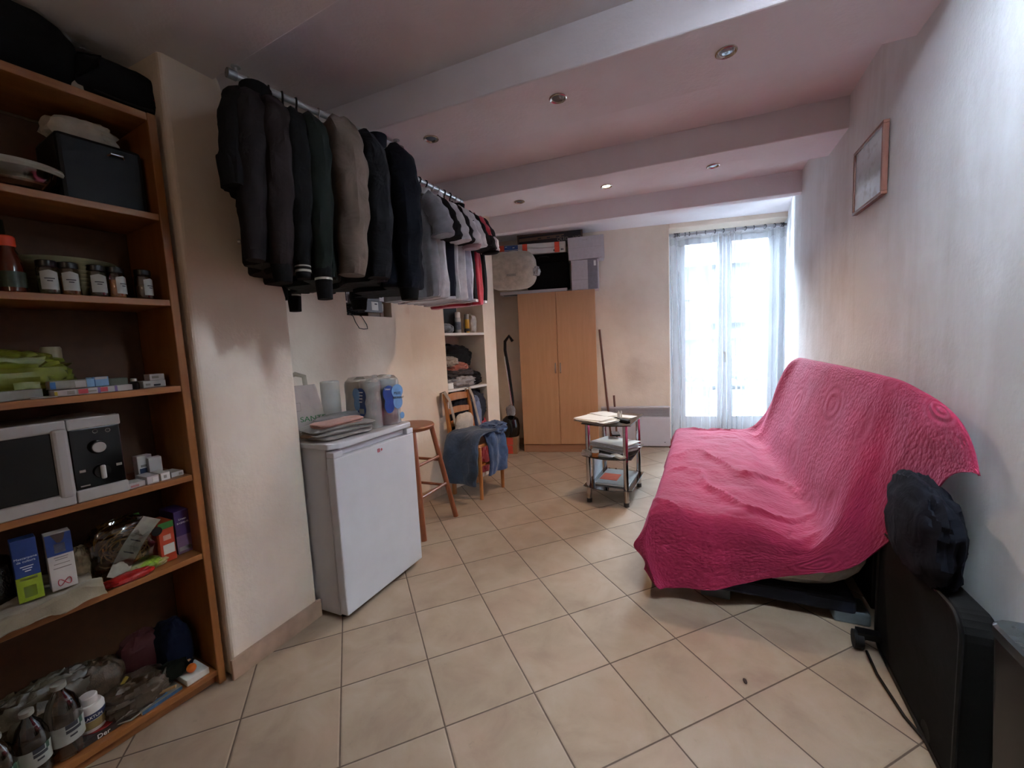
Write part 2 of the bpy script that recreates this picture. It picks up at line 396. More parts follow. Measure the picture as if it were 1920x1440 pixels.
# far wall with the deep french-window recess; a sooty stain above the heater
M_far = wallmat('cream_wall_stained', '#ebddcc', '#dfcdb9', .08, .35)
def stain():
    nt = M_far.node_tree; b = nt.nodes['Principled BSDF']; src = b.inputs['Base Color'].links[0].from_socket
    tc = nt.nodes.new('ShaderNodeTexCoord'); sb = nt.nodes.new('ShaderNodeVectorMath'); sb.operation = 'SUBTRACT'; sb.inputs[1].default_value = (.31, 5.02, .86)
    ml = nt.nodes.new('ShaderNodeVectorMath'); ml.operation = 'MULTIPLY'; ml.inputs[1].default_value = (1, .3, .85)
    ln = nt.nodes.new('ShaderNodeVectorMath'); ln.operation = 'LENGTH'; nz = nt.nodes.new('ShaderNodeTexNoise'); nz.inputs['Scale'].default_value = 6
    ad = nt.nodes.new('ShaderNodeMath'); ad.operation = 'MULTIPLY_ADD'; ad.inputs[1].default_value = .22
    mr = nt.nodes.new('ShaderNodeMapRange'); mr.inputs[1].default_value = .10; mr.inputs[2].default_value = .34; mr.inputs[3].default_value = .42; mr.inputs[4].default_value = 0
    mx = nt.nodes.new('ShaderNodeMix'); mx.data_type = 'RGBA'; mx.inputs[7].default_value = hexc('#8a6c58') + (1,)
    L = nt.links.new; L(tc.outputs['Object'], sb.inputs[0]); L(sb.outputs[0], ml.inputs[0]); L(ml.outputs[0], ln.inputs[0]); L(tc.outputs['Object'], nz.inputs['Vector'])
    L(nz.outputs[0], ad.inputs[0]); L(ln.outputs[1], ad.inputs[2]); L(ad.outputs[0], mr.inputs[0]); L(mr.outputs[0], mx.inputs[0]); L(src, mx.inputs[6]); L(mx.outputs[2], b.inputs['Base Color'])
stain()
WX = pl(1256, 600, (0, 5.02), 0).x
HZ = 2.45; YW = 5.27
mbw = MB().box((-1.45, 5.02, 0), (WX, 5.5, 2.62)).box((WX, 5.02, HZ), (2.1, 5.5, 2.62))
struct(mbw.build('wall_far', M_far, bevel=.008))
# ceiling, drop ceiling over the kitchen end and the three beams
struct(MB().box((-3.1, 1.0, ZC), (2.4, 5.5, ZC + .12)).build('ceiling', M_ceil))
def slab(name, f0, f1, b0_, b1_, z0=ZB):
    """horizontal bar between a front line and a back line, both run on into the side walls"""
    def at(a, b, x): return (x, a[1] + (b[1] - a[1]) * (x - a[0]) / (b[0] - a[0]))
    poly = [at(f0, f1, -3.1), at(f0, f1, 2.0), at(b0_, b1_, 2.0), at(b0_, b1_, -3.1)]
    return struct(MB().prism(poly, z0, ZC + .02).build(name, M_ceil, bevel=.006))
slab('trim_beam_1', (-1.145, 1.947), (.595, 1.631), (-1.185, 2.356), (1.138, 1.963))
slab('trim_beam_2', (-1.025, 3.04), (1.277, 2.703), (-.958, 3.441), (1.4, 3.08))
slab('trim_beam_3', (-1.088, 4.026), (1.489, 3.788), (-1.08, 4.115), (1.497, 3.877))
slab('ceiling_low', (-1.4, -1.95), (1, -1.95), (-1.38, 1.393), (-.761, 1.227))
# skirting
M_skirt = mat('skirting_tile', '#a88d78', .5, .15, 12)
def skirt(name, p0, p1, side=1, h=.085):
    p0, p1 = Vector(p0[:2]), Vector(p1[:2]); d = (p1 - p0).normalized(); n = Vector((-d.y, d.x)) * side
    return struct(MB().prism([p0 - n * .014, p1 - n * .014, p1, p0], 0, h).build(name, M_skirt, bevel=.003))
skirt('baseboard_pier', P0 + (P0 - P1).normalized() * .012, P1 + (P1 - P0).normalized() * .012)
skirt('baseboard_pier_return', P1 + (P1 - P0).normalized() * .0, P1 + Vector((-.983, .19)) * .4, side=-1)
skirt('baseboard_left', A_, B_); skirt('baseboard_left_niche', B_, B_ + (C_ - B_).normalized() * nA)
skirt('baseboard_right', RW[1], RW[2], side=-1)
skirt('baseboard_far', (WX, 5.02), (-1.37, 5.02), side=-1)
# niche shelves (fixed masonry boards)
M_white = mat('white_paint', '#d8d4ce', .5, .05, 20)
dBC = (C_ - B_).normalized(); nBC = Vector((-dBC.y, dBC.x)); BCrot = math.atan2(dBC.y, dBC.x)
dAB = (B_ - A_).normalized(); nAB = Vector((-dAB.y, dAB.x)); ABrot = math.atan2(dAB.y, dAB.x)
for k, z in enumerate((zs1, zs2)):
    mb = MB(Matrix.Translation((B_.x, B_.y, 0)) @ Matrix.Rotation(BCrot, 4, 'Z')).box((nA - .001, .0, z - .022), (nB + .001, .339, z))
    struct(mb.build('trim_niche_shelf_%d' % (k + 1), M_white, bevel=.002))

# ---------------------------------------------------------------- french window
M_frame = mat('window_white_lacquer', '#dfe3e8', .35, .04, 10)
M_glass = glassy('window_glass', (.97, .99, 1), .0, 1.35)
WR = 1.93
def zw(x, y, yy=YW): return pl(x, y, (0, yy), 0)
wt = thing('window_1', '', '', (0, 0, 0)); del wt['label'], wt['category']; wt['kind'] = 'structure'
gl0, gl1 = zw(1284, 500).x, zw(1344, 500).x; gr0, gr1 = zw(1372, 500).x, zw(1440, 500).x
ztop = zw(1372, 452).z; zmid = zw(1340, 560).z; zbot = .30
print('win', WX, gl0, gl1, gr0, gr1, ztop, zmid)
fr = MB().box((WX + .002, YW, .0), (gl0 - .05, YW + .07, HZ - .003)).box((gr1 + .05, YW, 0), (WR, YW + .07, HZ - .003)).box((gl0 - .05, YW, ztop + .06), (gr1 + .05, YW + .07, HZ - .003)).box((gl0 - .05, YW, 0), (gr1 + .05, YW + .07, .04))
fr.build('window_frame', M_frame, wt, bevel=.004)
mid = (gl1 + gr0) / 2
for x0, x1, g0, g1 in ((gl0 - .05, mid, gl0, gl1), (mid, gr1 + .05, gr0, gr1)):
    lf = MB().box((x0 + .003, YW - .012, .045), (g0, YW + .04, ztop + .06)).box((g1, YW - .012, .045), (x1 - .003, YW + .04, ztop + .06)).box((g0, YW - .012, ztop), (g1, YW + .04, ztop + .06)).box((g0, YW - .012, .045), (g1, YW + .04, zbot)).box((g0, YW + .002, zmid - .012), (g1, YW + .03, zmid + .012))
    lf = lf.build('window_leaf', M_frame, wt, bevel=.004)
    MB().box((g0, YW + .012, zbot), (g1, YW + .018, ztop)).build('pane', M_glass, lf)
MB().box((mid - .03, YW - .03, .05), (mid + .03, YW - .012, ztop + .05)).build('meeting_rail', M_frame, wt, bevel=.006)
MB().cyl((mid, YW - .03, 1.05), (mid, YW - .06, 1.05), .012).tube([(mid, YW - .06, 1.05), (mid, YW - .062, .94)], [.011, .008]).build('handle', mat('window_handle_metal', '#b9b4a8', .3, .05, 20, metal=.7), wt)
# outside: balcony floor, cast-iron railing, facade across the street
M_iron = mat('railing_iron', '#3c4149', .5, .1, 30)
YR = 5.72
struct(MB().box((.3, 5.5, -.12), (2.4, YR + .12, -.02)).build('floor_balcony', mat('balcony_stone', '#5f5f5e', .8)))
rl = thing('balcony_railing', 'grey cast iron balcony railing with looped ornament outside the window', 'railing', (0, YR, -.02))
MB().box((.4, -.025, .97), (2.3, .025, 1.0)).build('handrail', M_iron, rl, bevel=.008)
MB().box((.4, -.008, .80), (2.3, .008, .815)).box((.4, -.008, .10), (2.3, .008, .12)).box((.4, -.01, 0), (.425, .01, .97)).box((2.275, -.01, 0), (2.3, .01, .97)).build('crossbar', M_iron, rl)
mb = MB()
for k in range(9):
    x = .52 + k * .2
    pts = [(x + .045 * math.cos(a), 0, (.66 if math.sin(a) >= 0 else .24) + .045 * math.sin(a)) for a in [i * PI / 8 for i in range(16)]]
    mb.tube(pts, .007, 6, closed=True)
    pts = [(x + .1 + .022 * math.cos(a), 0, .45 + .022 * math.sin(a)) for a in [i * PI / 5 for i in range(10)]]
    mb.tube(pts, .006, 6, closed=True)
    mb.tube([(x + .1, 0, .12), (x + .1, 0, .43)], .005, 6); mb.tube([(x + .1, 0, .47), (x + .1, 0, .80)], .005, 6)
    pts = [(x + .08 * math.cos(a), 0, .70 + .07 * math.sin(a)) for a in [i * PI / 8 for i in range(9)]]; mb.tube(pts, .006, 6)
mb.build('ornament', M_iron, rl)
fc = MB().box((-3, 11.0, -8), (7, 11.4, 4.3)).box((-3, 10.7, 2.9), (7, 11, 3.1)).box((-3, 10.8, 1.15), (7, 11, 1.35)).box((-3, 10.85, .0), (7, 11, .1))
struct(MB().box((-9, 5.5, -8), (.45, 5.62, 9)).box((2.15, 5.5, -8), (11, 5.62, 9)).box((.45, 5.5, 2.62), (2.15, 5.62, 9)).box((.45, 5.5, -8), (2.15, 5.62, -.12)).build('wall_outside', mat('outside_render', '#6f6a62', .9)))
fac = thing('facade', 'pale sunlit building front across the street seen through the window', 'building', (0, 11, -8))
M_fac = mat('facade_render', '#2b3036', .9, .08, .6)
MB(Matrix.Translation((0, -11, 8))).add(fc.v, fc.f).build('wall', M_fac, fac)
for x in (-1.2, .6, 2.4, 4.2):
    for z in (1.5, -1.4):
        MB(Matrix.Translation((0, -11, 8))).box((x, 10.94, z), (x + .8, 11.02, z + 1.3)).build('shuttered_window', mat('shutter_grey', '#1d2126', .7), fac)
# ================================================================ furniture
def frame(o, ang):  # local X along ang (deg), local Y 90 deg to its left
    return Matrix.Translation((o[0], o[1], o[2] if len(o) > 2 else 0)) @ Matrix.Rotation(R(ang), 4, 'Z')
M_beech = wood('beech_veneer', '#8f5a33', '#a9703f', 1., .42)
M_beechlight = wood('beech_veneer_light', '#b98258', '#c8946a', 1., .42)
M_chrome = mat('chrome', '#c9c9cc', .12, .03, 20, metal=1.)
M_steel = mat('brushed_metal', '#9b9790', .35, .1, 60, metal=.9)
M_black = mat('black_plastic', '#0a0a0b', .55, .2, 40, Specular_IOR_Level=.25)
M_blackc = cloth('black_fabric', '#0e0e10'); M_paper = mat('white_paper', '#d9d7d2', .7, .05, 15)
M_ink = mat('dark_ink', '#2a2c33', .6); M_inkw = mat('white_ink', '#e2e2e0', .5); M_red = mat('red_ink', '#9c2233', .5)
# ---- bookcase
SA = 73.4; BK = frame((S0.x, S0.y), SA); LB = -1.25
SH = {'top': 2.122, 2: 1.785, 3: 1.489, 4: 1.181, 5: .847, 6: .54, 7: .062}
bk = thing('bookcase', 'tall orange-brown wooden bookcase filling the left edge, crammed with food and boxes', 'bookcase', (S0.x, S0.y, 0), R(SA))
M_bk = wood('bookcase_veneer', '#7e481f', '#99602f', 1., .45, axis=0)
M_bkv = wood('bookcase_side_veneer', '#7e481f', '#99602f', 1., .45, axis=2)
box('side_panel', (-.026, 0, 0), (0, .30, 2.122), M_bkv, bk); box('side_panel', (LB, 0, 0), (LB + .026, .30, 2.10), M_bkv, bk)
box('back_panel', (LB + .026, .292, .03), (-.026, .298, 2.09), mat('bookcase_back', '#4a2a12', .7), bk)
for k, z in SH.items():
    e = .022 if k != 'top' else .026
    box('shelf', (LB + .026 if k != 'top' else LB, .004, z - e), (-.0262 if k != 'top' else -.0002 - .026, .291, z), M_bk, bk, bevel=.002)
box('plinth', (LB + .026, .03, 0), (-.0262, .045, .039), M_bk, bk)
def bkx(xp, z, d):
    """place along the shelf front (local X) whose picture column is xp at height z, depth d"""
    lo, hi = LB, .2
    for _ in range(40):
        m = (lo + hi) / 2
        if px(BK @ Vector((m, d, z)))[0] < xp: lo = m
        else: hi = m
    return lo
def bkz(xp, yp, d):
    n = BK.to_3x3() @ Vector((0, 1, 0)); o = BK @ Vector((0, d, 0)); r = ray(xp, yp)
    return (CAM + r * (n.dot(o - CAM) / n.dot(r))).z

# ---- fridge
FA = fl(653, 1158, .03); FB = fl(792, 1047, .03); fang = math.degrees(math.atan2(FB.y - FA.y, FB.x - FA.x)); FW = (FB - FA).length; FH = .857
FR = frame((FA.x, FA.y), fang)
fz = thing('fridge', 'white undercounter fridge standing beside the cream pier', 'fridge', (FA.x, FA.y, 0), R(fang))
M_fr = mat('fridge_enamel', '#c6c7cc', .3, .03, 8); M_fr2 = mat('fridge_grey_trim', '#a9abb2', .4, .03, 8)
box('cabinet', (.006, .055, .02), (FW - .006, .47, .83), M_fr, fz, bevel=.006)
box('gasket', (.012, .048, .06), (FW - .012, .056, .81), mat('grey_gasket', '#6d6f74', .6), fz)
MB().box((0, 0, .035), (FW, .048, .792)).box((0, .0, .792), (.055, .048, .822)).box((FW - .055, .0, .792), (FW, .048, .822)).box((.055, .026, .792), (FW - .055, .048, .822)).build('door', M_fr, fz, bevel=.005)
lid = MB().prism([(.04, .0), (FW - .02, .0), (FW, .02), (FW, .475), (0, .475), (0, .035)], .829, FH).build('worktop_lid', M_fr, fz, bevel=.006)
for x in (.045, FW - .045): MB().cyl((x, .07, 0), (x, .07, .021), .018).build('foot', M_black, fz)
lg = MB().box((0, 0, 0), (.004, .0015, .018)).box((.004, 0, .014), (.016, .0015, .018)).box((.004, 0, .0), (.016, .0015, .004)).box((.012, 0, 0), (.016, .0015, .018)).box((.006, 0, .007), (.012, .0015, .011)).box((.022, 0, .007), (.036, .0015, .011)).box((.027, 0, .002), (.031, .0015, .016))
zl = pl(713, 843, (FA.x, FA.y), fang); lx = (zl.xy - FA.xy).length
lo = lg.build('logo', M_red, fz); lo.location = (lx - .02, -.0012, zl.z - .01)

# ---- wardrobe
WA = fl(983, 848); WB = fl(1124, 848); wang = math.degrees(math.atan2(WB.y - WA.y, WB.x - WA.x)); WW = .86; WH = 1.82
WR_ = frame((WA.x, WA.y), wang)
wd = thing('wardrobe', 'two-door light wood wardrobe against the far wall with boxes piled on top', 'wardrobe', (WA.x, WA.y, 0), R(wang))
M_wd = wood('wardrobe_veneer', '#ad7f59', '#b98b66', .8, .4); M_wde = mat('wardrobe_edge', '#c69266', .5, .06, 30)
box('cabinet', (0, .02, 0), (WW, .30, WH), M_wde, wd, bevel=.002)
box('plinth', (.012, .012, .0), (WW - .012, .021, .092), wood('wardrobe_plinth', '#93674a', '#9c7052', .8, .5, axis=0), wd)
hz = pl(1044, 690, (WA.x, WA.y), wang).z
for x0, x1, hx in ((.002, WW / 2 - .003, WW / 2 - .028), (WW / 2 + .003, WW - .002, WW / 2 + .028)):
    dr = box('door', (x0, 0, .095), (x1, .019, WH - .002), M_wd, wd, bevel=.002)
    MB().tube([(hx, .0, hz - .055), (hx, -.022, hz - .045), (hx, -.026, hz), (hx, -.022, hz + .045), (hx, 0, hz + .055)], [.005, .006, .007, .006, .005], 8).build('handle', M_steel, dr)

# ---- electric panel heater on the far wall
hx0, hx1 = pl(1128, 800, (0, 4.93), 0).x, pl(1257, 800, (0, 4.93), 0).x
ht = thing('panel_heater', 'white wall-mounted electric panel heater below the sooty stain', 'heater', (0, 4.93, 0))
M_ht = mat('heater_enamel', '#bdbac0', .4, .03, 10); M_slot = mat('heater_slot_dark', '#5f5b60', .6)
MB().box((hx0, 0, .012), (hx1, .075, .355)).box((hx0, .0, .455), (hx1, .075, .472)).box((hx0, 0, .355), (hx0 + .012, .075, .455)).box((hx1 - .012, 0, .355), (hx1, .075, .455)).build('casing', M_ht, ht, bevel=.004)
box('grille_back', (hx0 + .012, .03, .355), (hx1 - .012, .07, .455), M_slot, ht)
gm = MB()
for k in range(8): gm.box((hx0 + .012, .004, .360 + k * .0122), (hx1 - .012, .029, .3655 + k * .0122))
gm.build('grille', M_ht, ht)
MB().box((hx0 + .05, .0755, .1), (hx0 + .09, .09, .14)).box((hx1 - .09, .0755, .1), (hx1 - .05, .09, .14)).box((hx0 + .05, .0755, .38), (hx0 + .09, .09, .42)).build('wall_bracket', M_slot, ht)
MB().cyl((hx1 - .06, -.003, .06), (hx1 - .06, .001, .06), .006).build('knob', M_slot, ht)

# ---- three-tier glass side table
tang = 75.; tc = (.028, 3.413)
TB = frame(tc, tang)
tb = thing('side_table', 'three-tier glass side table with chrome legs holding papers', 'table', (tc[0], tc[1], 0), R(tang))
M_tglass = glassy('table_glass', (.80, .86, .85), .03, 1.5, .10)
for sx in (-1, 1):
    for sy in (-1, 1):
        x, y = sx * .235, sy * .145
        mb = MB().cyl((x, y, .03), (x, y, .622), .019, n=20)
        lgo = mb.build('leg', M_chrome, tb)
        MB().cyl((x, y, 0), (x, y, .031), .021, n=20).build('foot_cap', mat('dark_chrome', '#4b4b4e', .3, .1, 20, metal=.8), lgo)
def tier(z0, z1, ext):
    poly = []
    for k in range(9): t = k / 8; poly.append((-.25 - ext * math.sin(PI * t), .19 - .38 * t))
    for k in range(9): t = k / 8; poly.append((.25 + ext * .6 * math.sin(PI * t), -.19 + .38 * t))
    return MB().prism(poly, z0, z1)
for z0, z1 in ((.622, .630), (.366, .372), (.125, .131)): tier(z0, z1, .05).build('glass_shelf', M_tglass, tb, bevel=.002)
# papers and things on it
MW = Matrix
def paper_stack(name, label, cat, c, ang, sx, sy, n, th, m=None, spread=.02, seed=1, curl=.0, group=None, parts='sheet'):
    t = thing(name, label, cat, c, R(ang), group=group); rnd = random.Random(seed)
    for k in range(n):
        mb = MB(Matrix.Translation((rnd.uniform(-spread, spread), rnd.uniform(-spread, spread), k * th)) @ Matrix.Rotation(rnd.uniform(-.2, .2) * (spread > .004), 4, 'Z'))
        cu = curl * rnd.uniform(.3, 1); s = rnd.uniform(.88, 1.02)
        sheet(mb, lambda u, v: ((u - .5) * sx * s, (v - .5) * sy * s, th * .5 + cu * (abs(u - .5) * 2) ** 3 * .5 + cu * .5 * v * v), 8, 6, th * .85)
        mb.build(parts, (m[k % len(m)] if isinstance(m, (list, tuple)) else m) or M_paper, t)
    return t
def tpos(x, y, z): v = TB @ Vector((x, y, z)); return (v.x, v.y, v.z)
M_pap2 = mat('cream_paper', '#cfc8b8', .7); M_pap3 = mat('printed_paper', '#c4c6cc', .6, .1, 90)
paper_stack('paper_stack', 'loose pile of white and cream letters on the table top, hanging over its left end', 'papers', tpos(-.17, .09, .6305), tang + 68, .27, .20, 9, .0032, [M_paper, M_pap2, M_paper], .025, 3, .006)
paper_stack('letter', 'flat white letter at the back left of the glass table top', 'papers', tpos(.12, .10, .6305), tang + 55, .24, .17, 3, .003, [M_paper, M_pap2], .02, 5, .004)
paper_stack('envelope', 'white envelope lying at the right rear of the glass table top', 'papers', tpos(.08, -.08, .6305), tang + 70, .16, .1, 2, .003, M_paper, .01, 6)
t = thing('lighter', 'small white upright plastic dispenser standing on the table top', 'dispenser', tpos(-.03, -.05, .637)); MB().cyl((0, 0, 0), (0, 0, .045), .011).lathe([(.011, .045), (.006, .05), (.005, .062), (.0, .062)], n=12, cap=False).build('body', M_paper, t); MB().cyl((.02, .012, 0), (.02, .012, .06), .006, .004).build('pen', M_paper, t)
t = thing('remote_control', 'dark slim remote control lying on the table top', 'remote', tpos(-.08, -.075, .6305), R(tang + 60)); box('casing', (-.085, -.02, 0), (.085, .02, .014), M_black, t, bevel=.005)
paper_stack('paper_ream', 'thick stack of white printed pages on the middle glass shelf', 'papers', tpos(.02, -.0, .3725), tang + 70, .32, .24, 12, .0055, [M_paper, M_pap3, M_paper], .012, 8, .004)
t = thing('flip_phone', 'dark mobile phone lying on the stack of pages on the middle shelf', 'phone', tpos(.17, .03, .4565), R(tang + 20), rx=.0); box('body', (-.07, -.035, 0), (.07, .035, .012), M_black, t, bevel=.004); box('screen', (-.05, -.03, .0121), (.055, .03, .0135), mat('grey_screen', '#6b7076', .2), t, bevel=0)
t = thing('pill_jar', 'clear plastic jar with orange contents on the front left of the middle shelf', 'jar', tpos(-.245, .085, .3725)); MB().lathe([(.026, 0), (.027, .002), (.027, .03), (.024, .033)]).build('contents', mat('orange_pills', '#a8642c', .6, .4, 150), t); MB().lathe([(.0285, .034), (.0285, .052), (.026, .055)]).build('lid', M_paper, t)
t = thing('plastic_wrapper', 'crumpled translucent wrapper on the left edge of the middle shelf', 'wrapper', tpos(-.25, .155, .3725)); lump(MB(), (0, 0, 0), (.035, .03, .025), 3, .5, 3).build('film', mat('milky_plastic', '#a79c94', .35, .1, 60), t)
for k, (x, y, a, c, lab) in enumerate(((-.235, .0, 20, M_pap3, 'open grey leaflet at the front of the middle shelf'), (-.225, -.085, -15, M_paper, 'torn white envelope at the front right of the middle shelf'))):
    paper_stack('leaflet', lab, 'papers', tpos(x, y, .3725), tang + a + 60, .13, .045, 3, .006, c, .008, 20 + k, .006)
t = thing('booklet', 'grey and orange booklet on the bottom glass shelf', 'booklet', tpos(.0, -.02, .1315), R(tang + 90))
MB().box((-.13, -.19, 0), (.13, .19, .012)).build('pages', M_paper, t, bevel=.002); MB().box((-.13, -.19, .012), (.13, .19, .0145)).build('cover', mat('grey_cover', '#9aa0a0', .4), t); MB().box((-.02, -.06, .0146), (.12, .1, .0165)).build('orange_panel', mat('orange_print', '#c9512b', .5), t)
t = thing('magazine_file', 'red-edged white file standing on end between the left legs of the glass table', 'file', tpos(.06, .158, .1315), R(tang + 2))
MB().prism([(-.15, 0), (.14, 0), (.14, .235), (-.15, .21)], -.006, .006, axis='y').build('box_side', mat('pale_blue_card', '#b9c4cc', .5), t, bevel=.001)
MB().cyl((-.08, .0062, .17), (-.08, .0075, .17), .018).build('finger_hole', M_ink, t)

# ---- bar stool
def leg4(t, pts, r0, r1, m, name='leg', n=12):
    for a, b in pts: MB().tube([a, Vector(a).lerp(Vector(b), .5), b], [r0, (r0 + r1) / 2 * 1.05, r1], n).build(name, m, t)
M_stool = wood('stool_varnish', '#6f371b', '#8a4d2a', 1.5, .35)
st0 = Vector((-1.385, 2.662)); sa = 80.
stl = thing('bar_stool', 'reddish-brown wooden bar stool with splayed legs behind the fridge', 'stool', (st0.x, st0.y, 0), R(sa))
SHt = .735
MB().lathe([(.0, SHt - .03), (.155, SHt - .03), (.168, SHt - .02), (.172, SHt - .008), (.166, SHt + .001), (.14, SHt + .003), (.0, SHt - .001)], n=40, cap=False).build('seat', M_stool, stl)
ft = [(.205, -.205), (-.205, -.205), (-.2, .175), (.2, .175)]
for x, y in ft: MB().tube([(x * .52, y * .52, SHt - .028), (x * .75, y * .75, SHt * .5), (x, y, 0)], [.017, .0185, .019], 14).build('leg', M_stool, stl)
def lp(i, z): x, y = ft[i]; k = .52 + .48 * (1 - z / (SHt - .028)); return (x * k, y * k, z)
for i, j, z in ((0, 1, .27), (0, 1, .48), (1, 2, .22), (1, 2, .42), (2, 3, .27), (2, 3, .48), (3, 0, .25), (3, 0, .45)):
    MB().tube([lp(i, z), lp(j, z)], .0105, 10).build('rung', M_stool, stl)

# ---- ladder-back chair, clothes on it
ca = 71.; c0 = Vector((-1.055, 3.155)); CH = frame(c0, ca)     # local X along its front, local Y towards its back (wall)
ch = thing('chair', 'orange wooden ladder-back chair under a pile of jeans beside the wall niche', 'chair', (c0.x, c0.y, 0), R(ca))
M_chair = wood('chair_varnish', '#9a5a28', '#b8793c', 1.5, .35)
CW, CD, SZ = .36, .29, .45
for x in (.02, CW - .02):
    MB().tube([(x, .0, 0), (x, .0, SZ - .01)], [.015, .019], 12).build('leg', M_chair, ch)
    MB().box((x - .016, CD - .014, 0), (x + .016, CD + .014, SZ)).build('leg', M_chair, ch, bevel=.004)
    MB().add([(x - .017, CD - .015, SZ), (x + .017, CD - .015, SZ), (x + .017, CD + .017, SZ), (x - .017, CD + .017, SZ), (x - .015, CD + .035, .875), (x + .015, CD + .035, .875), (x + .015, CD + .06, .875), (x - .015, CD + .06, .875)], [(0, 1, 5, 4), (1, 2, 6, 5), (2, 3, 7, 6), (3, 0, 4, 7), (4, 5, 6, 7), (0, 3, 2, 1)]).build('back_post', M_chair, ch, bevel=.005)
box('seat', (.0, -.01, SZ - .02), (CW, CD + .01, SZ + .008), M_chair, ch, bevel=.006)
for z, h in ((.80, .055), (.69, .045), (.58, .045)):
    def fn(u, v, z=z, h=h):
        yy = CD + (z - SZ) * .105 + .008 + .018 * math.sin(PI * u); return (.036 + (CW - .072) * u, yy, z + h * v + (.012 * math.sin(PI * u) * v))
    mb = MB(); sheet(mb, fn, 10, 3, .014); mb.build('back_slat', M_chair, ch, bevel=.002)
for y0, y1, x0, x1, z in ((0, CD, .02, .02, .2), (0, CD, CW - .02, CW - .02, .2), (0, 0, .02, CW - .02, .28), (CD, CD, .02, CW - .02, .22)):
    MB().tube([(x0, y0, z), (x1, y1, z)], .01, 8).build('stretcher', M_chair, ch)
def denim(name, col, c2):
    t = NT(name); n1 = t.noise(7, 4); n2 = t.noise(500, 2)
    c = t.ramp(n1.outputs[0], [(.35, hexc(c2)), (.68, hexc(col))]); c = t.mix(t.math('MULTIPLY', n2.outputs[0], .25), c, hexc('#55677e'))
    t.put(t.b, 'Base Color', c); t.b.inputs['Roughness'].default_value = .9; t.b.inputs['Sheen Weight'].default_value = .2
    t.bump(t.math('ADD', t.noise(11, 4, dist=1.).outputs[0], t.math('MULTIPLY', n2.outputs[0], .05)), .5, .03); return t.m
M_denim = denim('blue_denim', '#2f4159', '#1c2838'); M_denim2 = denim('mid_blue_denim', '#31507a', '#1c3154'); M_seam = cloth('denim_seam', '#8b98aa')
def drape(name, label, cat, M, path, w0, w1, th, m, seed=0, wob=.012, n=34, nv=14, group=None, part='legs', taper=None, fold=1.):
    """cloth laid along a path of local points (x ignored): strip spanning x in [w0,w1]"""
    t = thing(name, label, cat, M @ Vector((w0, path[0][0], path[0][1])), group=group); inv = Matrix.Translation(t.location).inverted()
    L = [0]
    for a, b in zip(path, path[1:]): L.append(L[-1] + math.hypot(b[0] - a[0], b[1] - a[1]))
    def pt(s):
        s *= L[-1]
        for i in range(len(path) - 1):
            if s <= L[i + 1] + 1e-9: k = (s - L[i]) / (L[i + 1] - L[i]); return path[i][0] + (path[i + 1][0] - path[i][0]) * k, path[i][1] + (path[i + 1][1] - path[i][1]) * k
        return path[-1]
    def sm(s):
        a, b, c = pt(max(0, s - .035)), pt(s), pt(min(1, s + .035)); return (a[0] + b[0] + c[0]) / 3, (a[1] + b[1] + c[1]) / 3
    def fn(u, v):
        y, z = sm(v); n = fbm((u * 3, v * 2.2, 1), 1.4, seed); n2 = math.sin(u * 9 + seed + v * 2) * .5 * fold
        e = (taper(v) if taper else 0)
        x = w0 + (w1 - w0) * u + fbm((u * .5, v * 3, 5), 1.2, seed) * .03 + (e if u < .5 else -e) * abs(u - .5) * 2
        k = 1.2 if 0 < v < 1 else 1
        return inv @ (M @ Vector((x, y + (n + n2) * wob * k, z + abs(n) * wob)))
    mb = MB(); sheet(mb, fn, nv, n, th); mb.build(part, m, t, sub=1); return t
# local helper frame for cloth hanging over the side of the seat that faces the camera: path runs (local x) so swap axes
CHs = CH @ Matrix(((0, 1, 0, 0), (1, 0, 0, 0), (0, 0, 1, 0), (0, 0, 0, 1)))   # (w, path, z) -> w along chair Y, path along chair X
j = drape('jeans', 'dark blue jeans folded over the chair seat, hanging down its near side', 'trousers', CHs, [(.33, .53), (.2, .55), (.06, .56), (-.03, .53), (-.075, .42), (-.085, .3), (-.08, .17), (-.075, .13)], -.045, .30, .022, M_denim, 2, .016)
jj = drape('jeans', 'mid-blue jeans with printed pocket trailing off the front of the chair seat', 'trousers', CH, [(.24, .50), (.1, .535), (.0, .525), (-.045, .47), (-.055, .36), (-.045, .25), (-.035, .17)], .09, .34, .02, M_denim2, 7, .02)
t = thing('jeans', 'crumpled blue jeans bunched on the right of the chair seat', 'trousers', CH @ Vector((.3, .05, .5))); t.rotation_euler = (0, 0, R(ca))
lump(MB(), (0, 0, .0), (.12, .1, .05), 5, .45, 2.4, 40, 26, .7).build('legs', M_denim2, t)
pk = MB(Matrix.Translation((.155, -.076, .33)))
def pat(mb, x0, z0, w, h, y, n, seed):
    r = random.Random(seed)
    for k in range(n): a, b = x0 + r.random() * w * .8, z0 + r.random() * h * .8; mb.box((a, y - .001, b), (a + w * .2, y, b + h * .18))
t = thing('shirt', 'faded blue denim shirt slung over the far post of the chair back', 'shirt', CH @ Vector((.42, .33, .72))); t.rotation_euler = (0, 0, R(ca))
lump(MB(), (0, 0, -.25), (.06, .045, .17), 9, .35, 2.2, 36, 26, .7).build('body', cloth('light_denim', '#5d6a86'), t)
M_strap = cloth('beige_strap', '#9a8d7e', .2)
t = thing('shoulder_bag', 'beige bag hanging by its straps from the chair back', 'bag', CH @ Vector((.03, .30, .62))); t.rotation_euler = (0, 0, R(ca))
lump(MB(), (.12, -.06, -.11), (.11, .03, .10), 4, .2, 1.8).build('pouch', cloth('cream_canvas', '#b7aea2', .2), t)
